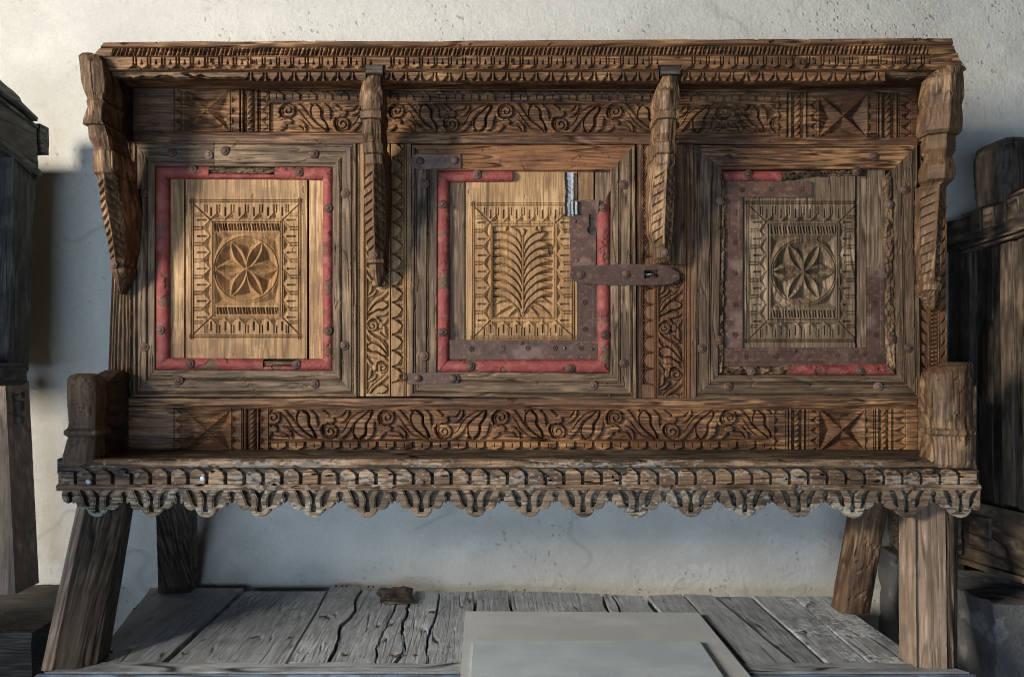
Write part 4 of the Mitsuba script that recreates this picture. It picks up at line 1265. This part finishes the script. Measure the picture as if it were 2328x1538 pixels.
sA = np.array([onto(x, y, HT - 10) for x, y in ((1058, 1388), (1588, 1391), (1712, 1542), (1046, 1542))])
sB = np.array([onto(x, y, HT - 18) for x, y in ((1076, 1455), (1590, 1455), (1652, 1546), (1069, 1546))])
slab(sA, 1000 - HT + 10, 7, 'pale_sheet', 'm_sheet', .3, 0, .8)
slab(sB, 1000 - HT + 18, 7.5, 'pale_sheet', 'm_sheet', .7, 0, .8)
tag('pale_sheet', 'larger pale grey smooth sheet lying flat on the planks, lower one of two', 'sheet')
tag('pale_sheet_001', 'smaller pale blue grey smooth sheet on top of the larger one', 'sheet')
n = 34
u, v = np.meshgrid(np.linspace(0, 1, n), np.linspace(0, 1, n))
p = onto(862 + 78 * u, 1341 + 33 * v)
hgt = 5 + 17 * meshkit.fbm(np.stack([u * 4, v * 4, 0 * u + 3], -1), 3) * np.clip(np.minimum(np.minimum(u, 1 - u), np.minimum(v, 1 - v)) * 8, .15, 1)
p = p + 14 * (meshkit.fbm(np.stack([u * 3, v * 3, 0 * u + 8], -1), 2) - .5)[..., None]
V = np.concatenate([p, (1000 - HT + hgt)[..., None]], -1).reshape(-1, 3) / 1000
V2 = V.copy(); V2[:, 2] = (1000 - HT + 3.2) / 1000
idx = np.arange(n * n).reshape(n, n)
q = np.stack([idx[:-1, :-1], idx[1:, :-1], idx[1:, 1:], idx[:-1, 1:]], -1).reshape(-1, 4)
tri = np.vstack([q[:, [0, 1, 2]], q[:, [0, 2, 3]]])
loop = np.concatenate([idx[0, :-1], idx[:-1, -1], idx[-1, :0:-1], idx[:0:-1, 0]])
nx = np.roll(loop, -1)
N = n * n
put('bark_scrap', trimesh.Trimesh(np.vstack([V, V2]), np.vstack([tri, tri[:, ::-1] + N, np.stack([loop, nx, loop + N], -1), np.stack([nx, nx + N, loop + N], -1)]), process=False), 'm_dark', 0, 30, .9)
tag('bark_scrap', 'crumpled brown scrap of bark lying at the back of the planks', 'scrap')

# ================================================================== LEFT CUPBOARD
L = 'plain_cupboard'
tag(L, 'dark grey green old wooden cupboard cut off by the left edge, with a carved crest', 'cupboard')
XL = -1140.


def onside(pts, X=XL):
    o = []
    for px, py in pts:
        Z = X * F / (px - CX)
        o.append((Z, (CY - py) * Z / F))
    return Polygon(o)


def sideput(key, pts, dx0, thick, mat, tone=None, axis=2, X=XL):
    put(key, side_prism(onside(pts, X).buffer(0), X + dx0, thick), mat, axis, False, tone)


sideput(L + '__crest', [(-60, 142), (0, 196), (14, 206), (30, 222), (34, 232), (55, 252), (72, 268), (70, 276), (60, 262), (0, 216), (-60, 165)], -40, 56, 'm_teal')
sideput(L + '__upper_rail', [(-60, 168), (0, 217), (60, 264), (82, 285), (88, 396), (80, 400), (0, 326), (-60, 275)], -40, 40, 'm_teal', .5)
sideput(L + '__moulding', [(-60, 262), (0, 314), (84, 388), (88, 398), (80, 402), (0, 328), (-60, 276)], -40, 50, 'm_teal', .7)
sideput(L + '__moulding', [(-60, 176), (0, 224), (82, 286), (82, 292), (0, 231), (-60, 184)], -40, 46, 'm_teal', .7)
put(L + '__peg', boxm(-1.20, -1.137, 2.385, 2.43, CAMZ + (CY - 350) * 2.41 / 2200, CAMZ + (CY - 286) * 2.41 / 2200, .006, .004, 5), 'm_teal', 0, 30)
sideput(L + '__corner_post', [(32, 352), (82, 398), (74, 520), (70, 700), (62, 832), (18, 832), (28, 560)], -40, 40, 'm_teal', .35, 1)
sideput(L + '__panel', [(-60, 270), (60, 380), (50, 832), (-60, 838)], -62, 30, 'm_teal', .2, 1)
sideput(L + '__lower_rail', [(-60, 824), (52, 824), (54, 868), (46, 874), (-60, 880)], -42, 50, 'm_teal', .3)
sideput(L + '__painted_patch', [(-20, 470), (12, 474), (25, 500), (22, 545), (8, 570), (-20, 568)], -33, 5, 'm_patch', .5)
tag(L + '__painted_patch', 'remnant of yellow, red and blue paint')
for y0, y1 in ((890, 905), (912, 934), (946, 960)):
    put(L + '__tenon', boxm(-1.185, -1.158, 2.33, 2.35, CAMZ + (CY - y1) * 2.34 / 2200, CAMZ + (CY - y0) * 2.34 / 2200, .002, .002, y0), 'm_dark', 0, 30)
lp = lambda px, py, Z: wp(px, py, Z)
z1, z2 = 2290., 2400.
zt, zb_ = -70 / F * z1, (-(1345 - CY)) * z1 / F
leg_v = []
for (pxl, pxr, py, za) in ((-45, 12, 868, 2300), (-40, 35, 1350, 2250)):
    for px in (pxl, pxr):
        a = wp(px, py, za)
        leg_v += [a, a + np.array([.0, .115, 0]) * 1]
leg_h = trimesh.convex.convex_hull(np.array(leg_v))
put(L + '__leg', leg_h, 'm_pale_leg', 1, False, .4)
put(L + '__carcass', boxm(-1.75, -1.19, 2.24, 2.44, .95, 1.50, .004), 'm_teal', 1, False)

Tk = 'storage_box'
v = [(-1.75, 1.95, .02), (-1.05, 1.95, .02), (-1.75, 2.5, .02), (-1.05, 2.5, .02), (-1.75, 1.93, .388), (-1.035, 2.2, .388), (-1.75, 2.5, .388), (-1.0, 2.5, .388)]
put(Tk + '__body', boxm(-1.75, -1.03, 2.12, 2.52, .03, .372, .006, .004, 8), 'm_dark', 0, 30, .0)
put(Tk + '__lid', boxm(-1.76, -1.02, 2.10, 2.53, .372, .392, .005, .003, 9), 'm_dark', 0, 30, .1)
tag(Tk, 'low dark wooden box under the leg of the left cupboard', 'box')

# ================================================================== RIGHT CHEST
K = 'black_chest'
tag(K, 'tall dark carved wooden chest with light moulding lines at the right edge', 'chest')
XR = 1150.
sr = lambda key, pts, dx, th, mat, tone=None, axis=2: sideput(key, pts, dx, th, mat, tone, axis, XR)
sr(K + '__panel', [(2142, 512), (2182, 500), (2345, 420), (2345, 1310), (2142, 1160)], 18, 40, 'm_dark', .0, 1)  # panel and boards near black: shade beside the cupboard put into their tone
sr(K + '__top_rail', [(2142, 508), (2192, 495), (2200, 486), (2250, 466), (2345, 424), (2345, 516), (2250, 545), (2142, 574)], 0, 40, 'm_dark', .95)
for a in ((2196, 488, 2345, 426), (2192, 562, 2345, 512), (2192, 572, 2345, 524)):
    sr(K + '__moulding', [(a[0], a[1]), (a[2], a[3]), (a[2], a[3] + 6), (a[0], a[1] + 5)], -10, 14, 'm_leg', .9)
sr(K + '__stile', [(2276, 556), (2302, 548), (2306, 1150), (2284, 1140)], -4, 22, 'm_leg', .85, 1)
sr(K + '__stile', [(2318, 545), (2330, 540), (2330, 1160), (2320, 1156)], -4, 22, 'm_leg', .4, 1)
sr(K + '__stile', [(2186, 566), (2206, 560), (2206, 1150), (2188, 1145)], -2, 20, 'm_dark', .4, 1)
sr(K + '__lower_rail', [(2142, 1122), (2345, 1168), (2345, 1310), (2200, 1268), (2142, 1252)], -8, 30, 'm_leg', .45)
for k, (a, b) in enumerate(((2210, 2242), (2246, 2276))):
    sr(K + '__board', [(a, 566 - (a - 2210) * .3), (b, 560 - (b - 2210) * .3), (b, 1146 + (b - 2210) * .2), (a, 1140 + (a - 2210) * .2)], 14, 12, 'm_dark', .02 + .1 * k, 1)
for k, a in enumerate((2212, 2240, 2268, 2296)):
    y = 478 - (a - 2212) * .36
    sr(K + '__carved_block', [(a, y + 6), (a + 20, y - 2), (a + 20, y + 46), (a, y + 52)], -6, 8, 'm_leg', .3 + .15 * k)
sr(K + '__rail_panel', [(2216, 1168), (2262, 1178), (2262, 1250), (2216, 1238)], -14, 8, 'm_leg', .6)
sr(K + '__base_board', [(2190, 1266), (2345, 1312), (2345, 1325), (2190, 1276)], -20, 40, 'm_leg', .6)
R_ = loft([(311, 2310, 20, 2200, 2290, 6), (318, 2306, 34, 2190, 2290, 10), (345, 2302, 38, 2186, 2290, 12), (400, 2304, 38, 2186, 2290, 12), (460, 2306, 36, 2190, 2290, 10)], rnd, 30, rough_disp(44, 2.5), 3)
put(K + '__finial', R_, 'm_dark', 1, 35, .7)

put('dark_block', boxm(1.03, 1.46, 2.02, 2.36, 0.0, .47, .01, .012, 12), 'm_stone', 0, 30, .4)
tag('dark_block', 'massive dark worn block beneath the black chest at the lower right', 'block')
put('small_beam', boxm(1.0, 1.13, 2.38, 2.5, .50, .62, .008, .008, 13), 'm_leg', 0, 30, .6)
tag('small_beam', 'short brown beam end behind the front right leg', 'beam')
put('grey_stone', boxm(.99, 1.16, 2.42, 2.54, 0, .49, .01, .014, 14), 'm_stone', 0, 30, .85)
tag('grey_stone', 'pale grey rough stone between the two right legs of the cupboard', 'stone')

put('light_blocker', boxm(-1.74, -1.38, 1.15, 1.5, 0, 1.2, .01, .003, 15), 'm_leg', 1, 30)  # unseen box added to keep the window light off the lower wall
tag('light_blocker', 'unseen added crate standing beyond the left edge in front of the left cupboard', 'blocker')
